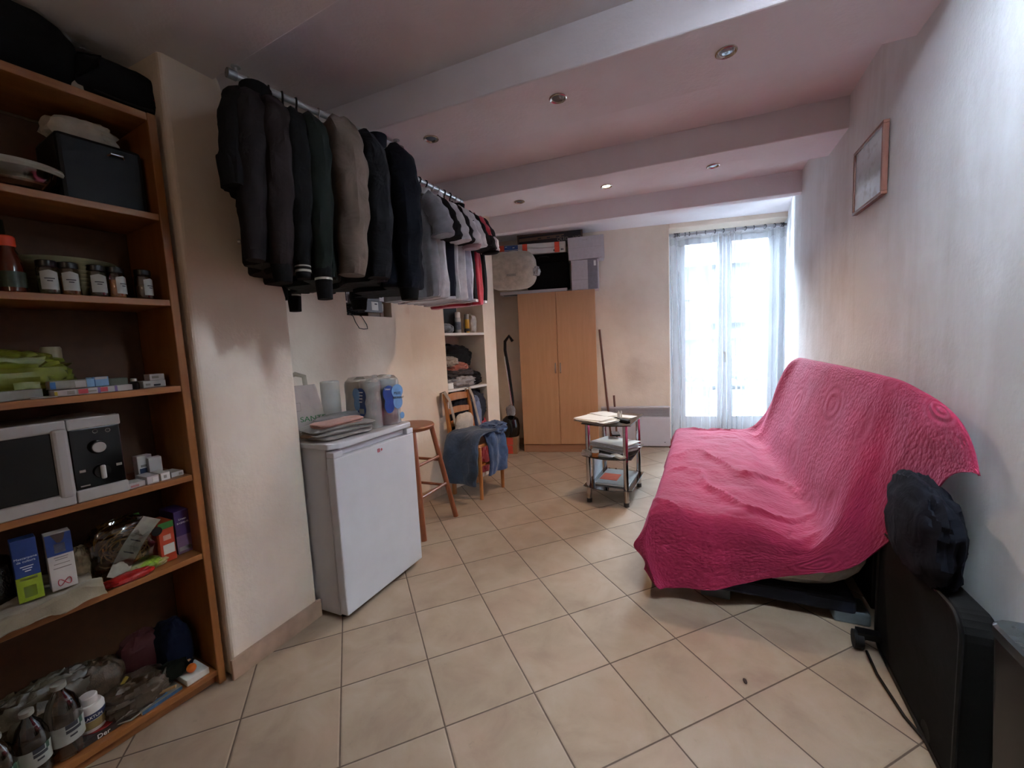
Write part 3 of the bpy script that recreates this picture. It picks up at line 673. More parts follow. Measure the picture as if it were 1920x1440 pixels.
for x0, x1 in ((-.03, .0), (.31, .32)):
    mb = MB(); mb.tube([(x0 + .01, .075, .05), (x0, .07, .18), (x0 - .005, .055, .262), (x0, .02, .272), (x1 + .0, -.008, .2), (x1 + .015, -.03, .05), (x1 + .03, -.05, -.08)], [.016] * 7, 8, flat=.22, up=(0, 1, 0)); mb.build('strap', M_strap, t)

# ---- sofa bed and its bedspread
SO = Matrix.Translation((.22, 2.08, 0)) @ Matrix.Rotation(R(-12), 4, 'Z')     # X to the wall, Y along the sofa
sf = thing('sofa_bed', 'fold-out sofa bed with navy base and pale mattress under the crimson bedspread', 'sofa', (.22, 2.08, 0), R(-12))
M_navy = cloth('navy_cover', '#1b2233', .3); M_matt = cloth('pale_mattress', '#b3ada4', .35)
box('base', (.18, .03, .045), (.80, 1.84, .115), M_navy, sf, bevel=.015)
M_foot = mat('grey_plastic_foot', '#5f6a70', .4)
for x in (.19, .72):
    for y in (.035, 1.7): box('foot', (x, y, 0), (x + .13, y + .13, .056), M_foot, sf, bevel=.008)
def matt(prof, y0, y1, n=16):
    mb = MB(); rg = []
    for k in range(n + 1):
        y = y0 + (y1 - y0) * k / n; e = min(1, min(k, n - k) / 1.5 + .93)
        cx = sum(p[0] for p in prof) / len(prof); cz = sum(p[1] for p in prof) / len(prof)
        rg.append([(cx + (p[0] - cx) * (1 - (1 - e) * .5), y, cz + (p[1] - cz) * (1 - (1 - e) * .9)) for p in prof])
    return mb.rings(rg)
matt([(.03, .28), (.06, .20), (.3, .13), (.55, .105), (.74, .13), (.84, .21), (.88, .32), (.80, .34), (.68, .31), (.60, .325), (.4, .375), (.2, .385), (.06, .38), (.03, .35)], .02, 1.86).build('seat_mattress', M_matt, sf, sub=1)
matt([(.79, .34), (.84, .37), (.88, .5), (.90, .75), (.90, .96), (.88, .98), (.865, .94), (.845, .80), (.80, .62), (.77, .42)], .03, 1.84).build('back_mattress', M_matt, sf, sub=1)
box('back_frame', (.865, .1, .05), (.885, 1.8, .6), M_black, sf, bevel=.004)
rows = [
 [(-.05, -.08, .14), (.0, -.10, .09), (.05, -.08, .065), (.2, -.06, .09), (.39, -.045, .15), (.6, -.045, .235), (.77, -.08, .33), (.84, -.2, .52), (.86, -.42, .78), (.87, -.54, .86), (.885, -.56, .86)],
 [(-.09, -.05, .21), (-.055, -.07, .21), (-.01, -.055, .25), (.2, -.045, .25), (.39, -.04, .28), (.6, -.04, .31), (.77, -.055, .50), (.845, -.13, .72), (.865, -.3, .94), (.88, -.43, 1.0), (.895, -.46, .95)],
 [(-.10, -.02, .28), (-.055, -.02, .36), (-.005, -.0, .43), (.2, .0, .415), (.39, .0, .412), (.64, .0, .366), (.755, .0, .62), (.835, -.02, .86), (.865, -.1, 1.035), (.89, -.14, 1.05), (.905, -.16, .98)],
 [(-.065, .25, .26), (-.045, .25, .36), (.0, .22, .437), (.2, .22, .432), (.42, .22, .425), (.665, .22, .378), (.73, .22, .60), (.80, .2, .85), (.85, .15, 1.045), (.885, .15, 1.06), (.90, .15, .97)],
 [(-.075, .6, .22), (-.045, .6, .34), (.0, .6, .437), (.2, .6, .435), (.43, .6, .43), (.655, .6, .38), (.72, .6, .60), (.79, .6, .85), (.84, .6, 1.04), (.88, .6, 1.065), (.90, .6, .98)],
 [(-.06, 1.0, .27), (-.04, 1.0, .36), (.0, 1.0, .437), (.2, 1.0, .44), (.42, 1.0, .435), (.64, 1.0, .385), (.71, 1.0, .60), (.785, 1.0, .85), (.84, 1.0, 1.04), (.88, 1.0, 1.06), (.90, 1.0, .98)],
 [(-.075, 1.4, .24), (-.045, 1.4, .36), (.0, 1.4, .435), (.2, 1.4, .44), (.42, 1.4, .435), (.62, 1.4, .39), (.70, 1.4, .60), (.78, 1.4, .85), (.84, 1.4, 1.03), (.88, 1.4, 1.055), (.90, 1.4, .98)],
 [(-.06, 1.8, .30), (-.045, 1.8, .38), (.0, 1.8, .43), (.2, 1.8, .44), (.42, 1.8, .44), (.59, 1.8, .43), (.69, 1.8, .63), (.775, 1.8, .88), (.84, 1.76, 1.03), (.88, 1.74, 1.05), (.90, 1.74, .98)],
 [(-.07, 1.90, .30), (-.05, 1.93, .36), (.0, 1.93, .405), (.2, 1.94, .41), (.42, 1.94, .42), (.56, 1.95, .45), (.67, 1.93, .60), (.765, 1.9, .84), (.84, 1.86, .99), (.88, 1.84, 1.01), (.90, 1.84, .95)],
 [(-.08, 1.92, .24), (-.05, 1.96, .27), (.0, 1.97, .25), (.2, 1.99, .22), (.42, 2.0, .22), (.56, 2.0, .25), (.66, 1.98, .45), (.76, 1.95, .66), (.84, 1.90, .85), (.88, 1.88, .9), (.90, 1.87, .88)]]
def cr(p, t):
    n = len(p) - 1; k = min(int(t * n), n - 1); f = t * n - k
    a, b, c, d = p[max(k - 1, 0)], p[k], p[k + 1], p[min(k + 2, n)]
    return tuple(.5 * ((2 * b[i]) + (-a[i] + c[i]) * f + (2 * a[i] - 5 * b[i] + 4 * c[i] - d[i]) * f * f + (-a[i] + 3 * b[i] - 3 * c[i] + d[i]) * f ** 3) for i in range(len(b)))
def spread_pt(u, v):
    q = cr([cr(r_, u) for r_ in rows], v); X, Y, Z = q
    seat = math.exp(-((u - .36) / .17) ** 2); bck = math.exp(-((u - .72) / .14) ** 2)
    # long wrinkles fanning out from the crease over the seat, fold running up the back at the far end
    wr = (1 - abs(math.sin((v * 22 + u * 4 + fbm((u * 3, v * 2, 0), 1.6, 3) * 3.4)))) ** 3
    dz = seat * .024 * wr * (.3 + max(0, fbm((u * 2, v * 3, 4), 1.5, 5) + .5)) + seat * .012 * fbm((X * 4, Y * 4, 0), 1.6, 8)
    fold = math.exp(-((v - .80 + .06 * u) / .022) ** 2) * min(1, max(0, (u - .42) * 6)) * max(0, 1 - max(0, u - .8) * 5)
    side = max(0, 1 - v * 6); hang = max(0, (.16 - u)) * 6
    X += -bck * .03 * fold * 1.3 - hang * .014 * math.sin(v * 38 + 2) - bck * .012 * fbm((u * 4, v * 5, 2), 1.5, 4)
    Y += side * .014 * math.sin(u * 30 + 1) * (1 if v < .15 else .4)
    Z += dz + .03 * fold * seat
    X = min(X, .893)
    return (X, Y, Z)
def spread_mat():
    t = NT('crimson_matelasse'); n1 = t.noise(3.5, 4)
    t.put(t.b, 'Base Color', t.ramp(n1.outputs[0], [(.3, hexc('#860a36')), (.7, hexc('#9c1142'))]))
    t.b.inputs['Roughness'].default_value = .85; t.b.inputs['Sheen Weight'].default_value = .25; t.put(t.b, 'Sheen Tint', (1, .4, .65, 1))
    uv = t.coord('UV')
    sc = t.n('ShaderNodeVectorMath', {0: uv, 1: (1.9, 1.9, 1)}, operation='MULTIPLY').outputs[0]
    vo = t.n('ShaderNodeTexVoronoi', {'Vector': sc, 'Scale': 2.1, 'Randomness': .55}, feature='F1')
    d = vo.outputs[0]
    ring = t.math('MULTIPLY', t.math('SINE', t.math('MULTIPLY', d, 46)), t.n('ShaderNodeMapRange', {0: d, 1: .18, 2: .42, 3: 1, 4: 0}).outputs[0])
    fine = t.n('ShaderNodeTexVoronoi', {'Vector': sc, 'Scale': 34, 'Randomness': .9}, feature='F1').outputs[0]
    leaf = t.math('MULTIPLY', t.math('SUBTRACT', 1, fine), t.n('ShaderNodeMapRange', {0: d, 1: .25, 2: .45, 3: .0, 4: 1}).outputs[0])
    crk = t.noise(16, 5, dist=1.6, rough=.6)
    h = t.math('ADD', t.math('ADD', t.math('MULTIPLY', ring, .35), t.math('MULTIPLY', leaf, .7)), t.math('ADD', t.math('MULTIPLY', crk.outputs[0], 1.0), t.math('MULTIPLY', t.noise(420, 1).outputs[0], .12)))
    t.bump(h, .75, .006); return t.m
bs = thing('bedspread', 'crimson embossed bedspread draped over the whole sofa bed', 'bedspread', (.22, 2.08, 0), R(-12))
mb = MB(); NU, NV = 150, 190
sheet(mb, spread_pt, NU, NV, .005)
sp = mb.build('cloth', spread_mat(), bs)
uvl = sp.data.uv_layers.new(name='uv'); W1 = NU + 1; NN = W1 * (NV + 1)
for lp_ in sp.data.loops:
    k = lp_.vertex_index % NN; uvl.data[lp_.index].uv = ((k % W1) / NU * 1.55, (k // W1) / NV * 2.1)
hp = thing('duvet', 'dark navy bundled duvet stuffed between the sofa end and the wall', 'duvet', SO @ Vector((.80, -.28, .0)), R(-12))
mb = MB(); lump(mb, (.04, -.10, .495), (.05, .20, .155), 11, .22, 1.7, 50, 40, .6)
mb.build('bundle', cloth('dark_navy_cloth', '#10131c', .5), hp)
# ---- large black case on castors leaning by the wall
cs = thing('suitcase', 'large flat black case on castors standing along the right wall', 'suitcase', (1.022, 1.84, 0), R(-103.5))
M_case = cloth('black_nylon_case', '#141414', .15)
pr = []
for cx, cz, a0 in ((.06, .07, 180), (.56, .07, 270), (.56, .45, 0), (.06, .43, 90)):
    for k in range(6): a = R(a0 + 18 * k); pr.append((cx + .06 * math.cos(a), cz + .06 * math.sin(a)))
MB().prism(pr, 0, .075, axis='y').build('shell', M_case, cs, bevel=.01, seg=3)
mb = MB(); mb.tube([(p[0], -.001, p[1]) for p in pr], .006, 6, closed=True); mb.build('piping', M_black, cs)
for x in (.05,):
    MB().cyl((x, -.085, .035), (x, -.055, .035), .035, n=20).build('castor', M_black, cs); MB().box((x - .02, -.075, .05), (x + .02, -.0, .075)).build('castor_bracket', M_black, cs)
MB().cyl((.45, -.0, .032), (.45, .03, .032), .032, n=20).build('castor', M_black, cs)
# ---- black pedal bin
bn = thing('waste_bin', 'slim black bin with grey lid and round button at the lower right corner', 'bin', (.875, 1.0, 0), R(-12))
def sq(z, w, d, r=.03, n=5, x0=0, y0=0):
    o = []
    for cx, cy, a0 in ((w - r, d - r, 0), (-w + r, d - r, 90), (-w + r, -d + r, 180), (w - r, -d + r, 270)):
        for k in range(n): a = R(a0 + 90 * k / (n - 1)); o.append((x0 + cx + r * math.cos(a), y0 + cy + r * math.sin(a), z))
    return o
MB().rings([sq(0, .04, .09), sq(.02, .043, .095), sq(.56, .055, .115)]).build('body', mat('glossy_black', '#080909', .4, .2, 30, Specular_IOR_Level=.3), bn)
MB().rings([sq(.561, .057, .117), sq(.585, .058, .118), sq(.592, .053, .113)]).build('lid', mat('bin_grey_lid', '#33393b', .25), bn)
MB().lathe([(.0, .593), (.018, .593), (.018, .598), (.0, .598)], (.02, .045, 0), cap=False).build('button', mat('button_silver', '#8c8f92', .3, metal=.5), bn)
cb = thing('power_cable', 'black cable curving along the floor in front of the flat black case', 'cable', (.93, 1.66, .006))
MB().tube([(.03, .12, 0), (0, 0, 0), (-.02, -.18, 0), (-.01, -.32, 0), (.03, -.45, 0)], .005, 8).build('wire', M_black, cb)
# ---- picture on the right wall
def rwp(x, y): return pl(x, y, RW[0], math.degrees(math.atan2((RW[1] - RW[0]).y, (RW[1] - RW[0]).x)))
pa = math.degrees(math.atan2((RW[2] - RW[1]).y, (RW[2] - RW[1]).x))
q0, q1 = pl(1666, 362, RW[1], pa), pl(1609, 403, RW[1], pa); q2, q3 = pl(1667, 226, RW[1], pa), pl(1609, 288, RW[1], pa)
pc = thing('framed_picture', 'small framed blue and grey picture with painted-in window glare high on the right wall', 'picture', (q0.x, q0.y, q0.z), R(pa))
PW, PH = (q1 - q0).xy.length, q2.z - q0.z
M_pf = wood('mahogany_frame', '#5a2c1e', '#7a4430', 3, .35)
mb = MB(); f_ = .014
for a, b in (((0, .004, 0), (PW, .026, f_)), ((0, .004, PH - f_), (PW, .026, PH)), ((0, .004, f_), (f_, .026, PH - f_)), ((PW - f_, .004, f_), (PW, .026, PH - f_))): mb.box(a, b)
mb.build('frame', M_pf, pc, bevel=.002)
t_ = NT('seascape_with_glare'); g = t_.n('ShaderNodeSeparateXYZ', {0: t_.coord()})
zz = t_.math('ADD', g.outputs[2], t_.math('MULTIPLY', t_.noise(14, 4).outputs[0], .02))
c_ = t_.ramp(t_.math('DIVIDE', zz, PH), [(.0, hexc('#c6dae6')), (.34, hexc('#d6e8f2')), (.44, hexc('#a9bcbe')), (.62, hexc('#b4c2c6')), (.8, hexc('#cfe0e8'))])  # print colours lightened to stand in for window glare on the glass
c_ = t_.mix(t_.ramp(t_.noise(22, 5).outputs[0], [(.52, (0, 0, 0)), (.7, (.6, .6, .6))]), c_, hexc('#7c8a8c')); t_.put(t_.b, 'Base Color', c_); t_.b.inputs['Roughness'].default_value = .3; t_.b.inputs['Coat Weight'].default_value = .25; t_.b.inputs['Coat Roughness'].default_value = .02; t_.b.inputs['Coat IOR'].default_value = 1.7
MB().box((f_, .008, f_), (PW - f_, .018, PH - f_)).build('print', t_.m, pc)
pc.rotation_euler = (0, 0, R(pa))
# ---- recessed ceiling spotlights
M_bulb = NT('lit_bulb'); e_ = M_bulb.n('ShaderNodeEmission', {'Color': (1, .8, .55, 1), 'Strength': 14.}); M_bulb.t.links.new(e_.outputs[0], M_bulb.t.nodes['Material Output'].inputs[0])
M_lens = mat('spot_lens', '#7a8288', .08, .1, 50, metal=.4); M_nick = mat('nickel_ring', '#b3aca4', .25, .05, 40, metal=.9)
for (x, y), lit, lab in (((808, 260), 0, 'unlit spotlight at the left of the first beam, nearest the coats'), ((1046, 184), 0, 'unlit spotlight in the middle of the first beam'), ((1362, 97), 0, 'unlit spotlight at the right of the first beam, largest of all, near the picture'),
                    ((974, 378), 0, 'unlit spotlight at the left of the second beam, near the shirts'), ((1137, 349), 1, 'lit spotlight in the middle of the second beam'), ((1337, 311), 0, 'unlit spotlight at the right of the second beam, in front of the window')):
    p = fl(x, y, ZB); t = thing('recessed_spotlight', lab, 'spotlight', (p.x, p.y, ZB), R(20), group='recessed ceiling spotlights')
    MB().lathe([(.038, 0), (.039, -.004), (.035, -.006), (.029, -.003), (.027, .0)], n=32, cap=False).build('bezel', M_nick, t)
    MB().lathe([(.0, -.0025), (.014, -.003), (.025, -.0012), (.0265, .0)], n=28, cap=False).build('bulb' if lit else 'lens', M_bulb.m if lit else M_lens, t)
# ================================================================ things on the bookcase
def bk_at(X, d, z): v = BK @ Vector((X, d, z)); return (v.x, v.y, v.z)
def bt(name, label, cat, X, d, z, rot=0., group=None): return thing(name, label, cat, bk_at(X, d, z + .0005), R(SA + rot), group=group)
def carton(name, label, cat, xp, d, zs, w, dp, h, faces, rot=0., m=None, group=None, lift=0., prints=()):
    """box whose near left corner stands at picture column xp; faces = colour; prints: (x0,x1,z0,z1,material) shares of the front"""
    X = bkx(xp, zs, d); t = bt(name, label, cat, X, d, zs + lift, rot, group)
    b_ = box('box', (0, 0, 0), (w, dp, h), faces, t, bevel=.0015)
    for i, (x0, x1, z0, z1, mm) in enumerate(prints): box('print', (w * x0, -.0008, h * z0), (w * x1, .0002, h * z1), mm, t, bevel=0)
    return t
M_card = mat('brown_cardboard', '#94795c', .8, .12, 20)
M_bowl = glassy('clear_glass', (.93, .95, .93), .03, 1.45, .12); M_lid = mat('milky_lid', '#a7a79c', .35, .05)
M_nylon = cloth('black_nylon', '#0b0b0c', .3); M_tissue = cloth('white_cloth', '#b7afa2', .4)
# top of the bookcase
zt = SH['top']
X = bkx(25, zt, .12); t = bt('camera_bag', 'black padded bag on top of the bookcase at the far left', 'bag', X - .05, .14, zt)
mb = MB(); lump(mb, (0, 0, 0), (.20, .12, .115), 2, .08, 2, 40, 26, .3, pw=3.4); mb.build('body', M_nylon, t)
MB().tube([(.17, -.1, .05), (.22, -.12, .10), (.235, -.09, .14), (.2, -.03, .155)], .012, 8, flat=.3).build('strap', M_nylon, t)
text('label_text', 'Canva', .025, (.1, -.116, .09), (R(90), 0, 0), M_inkw, t) if False else None
X = bkx(155, zt, .08); t = bt('cloth', 'small crumpled pale cloth between the two black bags on top of the bookcase', 'cloth', X, .11, zt); lump(MB(), (0, 0, 0), (.05, .06, .045), 8, .25, 2.4).build('cloth', M_tissue, t)
X = bkx(250, zt, .1); t = bt('camera_bag', 'black rounded bag with a tiny red mark at the right end of the bookcase top', 'bag', X - .04, .12, zt)
mb = MB(); lump(mb, (0, 0, 0), (.13, .10, .085), 6, .10, 2, 40, 26, .3, pw=2.8); mb.build('body', M_nylon, t)
MB().tube([(-.08, -.095, .02), (-.03, -.125, .004), (.03, -.125, .004), (.07, -.1, .02)], .0035, 6).build('cord', M_black, t); box('red_mark', (.075, -.089, .062), (.087, -.085, .066), mat('red_plastic', '#a02a25'), t, bevel=0)
X = bkx(10, zt + .2, .2); t = bt('box', 'pale box with a blue stripe stacked on the bookcase top at the upper left corner', 'box', X - .15, .16, zt + .145); box('box', (-.12, 0, 0), (.13, .12, .06), M_paper, t); box('stripe', (-.12, -.001, .02), (.13, 0, .028), mat('blue_print', '#3c5f9c'), t, bevel=0)
# shelf 2: bowl, carton, black case
z2 = SH[2]; X = bkx(55, z2, .08)
t = bt('glass_bowl', 'wide glass bowl with a milky plastic lid on the second shelf', 'bowl', X - .02, .13, z2)
MB().lathe([(.045, .0), (.09, .012), (.112, .04), (.118, .068), (.115, .068), (.108, .042), (.087, .016), (.044, .005)], n=40, cap=False).build('bowl', M_bowl, t)
MB().lathe([(.0, .03), (.06, .032), (.09, .038), (.09, .03), (.06, .018), (0, .01)], n=32, cap=False).build('food', mat('red_brown_food', '#8a5b42', .6, .5, 40), t)
MB().lathe([(.0, .084), (.11, .086), (.121, .083), (.124, .072), (.121, .064), (.116, .064)], n=40, cap=False).build('lid', M_lid, t)
carton('cardboard_box', 'small brown cardboard box behind the glass bowl', 'box', -20, .235, z2, .19, .05, .14, M_card)
X = bkx(120, z2, .05); Xb = bkx(283, z2, .05); t = bt('speaker', 'black upright case with a metal handle at the right of the second shelf', 'case', X, .05, z2)
box('case', (0, 0, 0), (Xb - X - .005, .2, .21), M_black, t, bevel=.012); MB().tube([(.12, -.001, .17), (.125, -.012, .175), (.155, -.012, .175), (.16, -.001, .17)], .004, 8).build('handle', M_chrome, t)
t = bt('cloth', 'crumpled off-white cloth on top of the black upright case', 'cloth', (X + Xb) / 2 - .02, .14, z2 + .211); lump(MB(), (0, 0, 0), (.085, .06, .04), 12, .3, 2.2).build('cloth', M_tissue, t)
# shelf 3: plates and spice jars
z3 = SH[3]; M_jlid = mat('black_jar_lid', '#101010', .3); M_jlab = mat('jar_label', '#b4b8b2', .6)
spices = [(95, 'green_spice', '#5d6650', 'nearest the red-capped sauce bottle'), (135, 'orange_spice', '#9a6a3e', 'second from the left, with orange powder'), (187, 'dark_spice', '#4a463a', 'in the middle of the row'), (222, 'mustard_spice', '#a8692a', 'with its label turned aside and mustard powder'), (273, 'brown_spice', '#5a4436', 'at the right end of the row')]
for k, (xp, mn, col, lab) in enumerate(spices):
    X = bkx(xp, z3, .045); t = bt('spice_jar', 'glass spice jar with white label, ' + lab, 'jar', X, .045, z3, group='spice jars on the third shelf')
    MB().lathe([(.021, .001), (.0215, .004), (.0215, .045 + .012 * (k % 2)), (.018, .048 + .012 * (k % 2))], n=24).build('spice', mat(mn, col, .9, .3, 200), t)
    MB().lathe([(.0225, 0), (.024, .003), (.024, .076), (.02, .084)], n=24, cap=False).build('jar', M_bowl, t)
    MB().lathe([(.0225, .083), (.023, .085), (.023, .099), (.021, .101)], n=24).build('lid', M_jlid, t)
    a0 = -95 if k < 3 else -60
    mb = MB(); mb.grid(lambda u, v, a0=a0: (.0246 * math.cos(R(a0 - 48 + 96 * u)), .0246 * math.sin(R(a0 - 48 + 96 * u)), .014 + .052 * v + (.006 * (v > .5) * (1 - abs(u - .5) * 2))), 12, 6); lb = mb.build('label', M_jlab, t)
    for j, (w_, zz) in enumerate(((26, .045), (14, .038))):
        mb = MB(); mb.grid(lambda u, v, a0=a0: (.0249 * math.cos(R(a0 - w_ + 2 * w_ * u)), .0249 * math.sin(R(a0 - w_ + 2 * w_ * u)), zz + .0028 * v), 8, 1); mb.build('writing', M_ink, lb)
X = bkx(125, z3, .19)
M_plate = mat('cream_china', '#8f8a6c', .3, .05)
for k in range(8):
    t = bt('plate', ('uppermost' if k == 7 else 'bottom' if k == 0 else 'middle') + ' cream plate in the stack behind the spice jars' if k in (0, 7) else 'cream plate in the stack behind the spice jars', 'plate', X, .165, z3 + k * .0125 + (.0), group='stacked plates on the third shelf')
    MB().lathe([(.0, .002), (.07, .001), (.075, .004), (.10, .014), (.124, .030), (.126, .033), (.122, .033), (.098, .019), (.07, .008), (.0, .006)], n=48, cap=False).build('plate', M_plate, t)
X = bkx(28, z3, .05); t = bt('sauce_bottle', 'dark sauce bottle with a bright red-orange cap', 'bottle', X, .055, z3)
MB().lathe([(.026, 0), (.029, .004), (.029, .07), (.024, .095), (.015, .12), (.014, .135)], n=28).build('bottle', mat('red_brown_glass', '#4a1c0d', .1, .2, 10), t)
MB().lathe([(.0175, .132), (.018, .135), (.018, .158), (.015, .162)], n=28).build('cap', mat('red_orange_cap', '#cc3d17', .4), t)
MB().lathe([(.0294, .015), (.0294, .06)], n=28, cap=False).build('label', mat('dark_green_label', '#23301c', .5, .4, 80), t)
X = bkx(20, z3, .15); t = bt('oil_bottle', 'tall dark green bottle behind the sauce bottle', 'bottle', X, .17, z3); MB().lathe([(.033, 0), (.035, .005), (.035, .13), (.014, .18), (.013, .23)], n=28).build('bottle', mat('dark_green_glass', '#10160c', .08), t)
# shelf 4: medicines, green bag
z4 = SH[4]; wh = mat('white_card', '#b9b5b4', .55, .04); gr = mat('grey_card', '#8e8b82', .6); bl = mat('blue_card', '#2f5f95', .5); lb = mat('light_blue_card', '#7ea7cf', .5); rd = mat('red_card', '#b8434a', .5); pu = mat('violet_card', '#7a6298', .5); yl = mat('yellow_card', '#b0a028', .5)
X = bkx(35, z4, .14); t = bt('green_bag', 'rumpled olive-green plastic bag on the fourth shelf', 'bag', X - .06, .15, z4); mb = MB(); lump(mb, (0, 0, 0), (.17, .08, .075), 21, .35, 2.1, 44, 28, .8); mb.build('bag', mat('olive_green_film', '#6b7020', .4, .3, 14, bump=.3), t)
X = bkx(108, z4, .2); t = bt('spray_bottle', 'bottle with a tall cream cap standing behind the green bag', 'bottle', X, .2, z4); MB().lathe([(.027, 0), (.028, .07), (.022, .085)], n=24).build('bottle', mat('dull_clear_plastic', '#55604c', .2), t); MB().lathe([(.0225, .085), (.0225, .098)], n=24).build('band', bl, t); MB().lathe([(.024, .098), (.025, .15), (.022, .156)], n=24).build('cap', mat('cream_cap', '#9a9378', .5), t)
meds = [
 ('open white medicine box lying on its side at the left front of the fourth shelf', 0, .03, 0, .09, .06, .028, gr, 12, []),
 ('folded leaflet sheet at the front edge beside the open white box', 57, .015, 0, .055, .04, .004, wh, -10, []),
 ('long white and blue medicine box lying on the flat boxes', 97, .04, .0205, .10, .045, .026, gr, 3, [(.0, .12, .1, .9, bl), (.55, .8, .1, .85, wh), (.82, 1, .0, 1, lb)]),
 ('light blue medicine box tipped beside the long box', 176, .045, .0205, .045, .03, .030, lb, 14, [(.0, .18, 0, 1, bl), (.1, .9, .75, 1, wh)]),
 ('flat medicine box with a yellow dot', 103, .022, 0, .055, .05, .019, wh, 2, [(.0, .12, .2, .8, yl), (.5, .8, .2, .8, gr)]),
 ('flat medicine box with a red panel, left one', 146, .022, 0, .050, .05, .019, wh, 4, [(.05, .5, .15, .9, rd), (.5, .9, .3, .6, gr)]),
 ('flat medicine box with a red panel and violet end, right one', 184, .026, 0, .046, .045, .019, wh, 6, [(.0, .15, 0, 1, pu), (.15, .55, .15, .9, rd)]),
 ('narrow white medicine box with a violet end', 216, .03, 0, .045, .04, .019, wh, -5, [(.0, .15, 0, 1, pu)]),
 ('grey-green flat box behind the medicine row', 200, .12, 0, .06, .07, .04, mat('grey_green_card', '#5f6356', .6), 0, []),
 ('white medicine box under the small open one at the right of the fourth shelf', 270, .06, 0, .068, .06, .024, wh, 6, [(.1, .3, .3, .6, gr), (.45, .75, .2, .45, M_ink)]),
 ('small open white box on top of another at the right of the fourth shelf', 283, .065, .0245, .045, .04, .022, wh, 4, [(.15, .6, .3, .7, gr)])]
for lab, xp, d, lift, w_, dp, h, m, rot, pr_ in meds: carton('medicine_box', lab, 'box', xp, d, z4, w_, dp, h, m, rot, lift=lift, prints=pr_)
X = bkx(253, z4, .06); t = bt('small_bottle', 'little dark bottle with a shiny cap between the medicine boxes', 'bottle', X, .06, z4); MB().lathe([(.013, 0), (.014, .02), (.008, .027)], n=20).build('bottle', M_black, t); MB().lathe([(.009, .027), (.009, .036), (.006, .038)], n=20).build('cap', M_steel, t)
# shelf 5: microwave and boxes
z5 = SH[5]; Xr = bkx(243, z5 + .02, .005); MWW = .46; MWH = .262
mw = bt('microwave', 'white microwave oven with black door on the fifth shelf', 'microwave', Xr - MWW, .006, z5)
M_mw = mat('microwave_white', '#b3b1ae', .35, .03); M_mb = mat('microwave_black', '#060607', .12)
box('body', (.004, .03, .01), (MWW - .004, .27, MWH - .004), M_mw, mw, bevel=.006)
SPL = MWW - .125
MB().box((0, 0, 0), (SPL - .001, .03, .038)).box((0, 0, MWH - .034), (SPL - .001, .03, MWH)).box((0, 0, .038), (.02, .03, MWH - .034)).build('door_frame', M_mw, mw, bevel=.004)
box('panel_trim', (SPL + .001, 0, 0), (MWW, .03, .038), M_mw, mw, bevel=.004); box('panel_trim', (SPL + .001, 0, MWH - .034), (MWW, .03, MWH), M_mw, mw, bevel=.004)
box('door_glass', (.02, .004, .0385), (SPL - .03, .03, MWH - .0345), M_mb, mw, bevel=.002); box('control_panel', (SPL + .002, .004, .0385), (MWW - .004, .03, MWH - .0345), M_mb, mw, bevel=.002)
box('handle', (SPL - .036, -.012, .028), (SPL - .001, .01, MWH - .024), M_mw, mw, bevel=.009)
kx = SPL + .062
for kz, r_ in ((.165, .019),):
    MB().lathe([(.022, .004), (.021, -.006), (.019, -.014), (.0, -.015)], (kx, 0, kz), n=28, axis='y', cap=False).build('timer_knob', M_mb, mw); MB().lathe([(.0165, -.0148), (.0155, -.017), (.0, -.0172)], (kx, 0, kz), n=28, axis='y', cap=False).build('knob_cap', M_mw, mw)
MB().lathe([(.021, .004), (.02, -.006), (.0, -.007)], (kx + .003, 0, .085), n=28, axis='y', cap=False).build('power_knob', M_mb, mw); box('knob_bar', (kx - .004, -.016, .062), (kx + .009, -.006, .106), M_mw, mw, bevel=.004)
for x in (-.042, .045): box('mark', (kx + x - .006, .0028, .092), (kx + x + .008, .0042, .100), gr, mw, bevel=0)
for x, z in ((0, .215), (.03, .213)): MB().tube([(kx + x + .006 * math.cos(R(a)), .0032, z + .006 * math.sin(R(a))) for a in range(0, 360, 45)], .0008, 4, closed=True).build('symbol', gr, mw)
box('writing', (SPL + .012, .003, .047), (SPL + .034, .0042, .051), gr, mw, bevel=0); box('writing', (.15, .003, .047), (.165, .0042, .055), gr, mw, bevel=0)
meds = [('flat white box with red print beside the microwave', 243, .02, 0, .045, .06, .018, wh, 4, [(.1, .6, .2, .6, mat('pink_print', '#b07a78'))]),
 ('white box at the shelf front, left of a pair right of the microwave', 277, .02, 0, .035, .08, .027, wh, 4, [(.45, .9, .2, .8, M_paper)]),
 ('white box at the shelf front, right of a pair right of the microwave', 303, .024, 0, .028, .075, .027, M_paper, 4, [(.3, .6, .3, .7, gr)]),
 ('thin white box at the far right of the fifth shelf', 322, .035, 0, .04, .07, .018, wh, 6, [(.6, .9, .2, .7, gr)]),
 ('white and dark blue box standing behind the front boxes', 262, .13, 0, .045, .03, .085, M_paper, 6, [(.1, .8, .15, .45, mat('navy_print', '#26385c')), (.2, .7, .5, .6, gr)]),
 ('plain white box behind, overlapping the blue-printed one', 283, .105, 0, .038, .03, .075, wh, -4, [])]
for lab, xp, d, lift, w_, dp, h, m, rot, pr_ in meds: carton('medicine_box', lab, 'box', xp, d, z5, w_, dp, h, m, rot, lift=lift, prints=pr_)
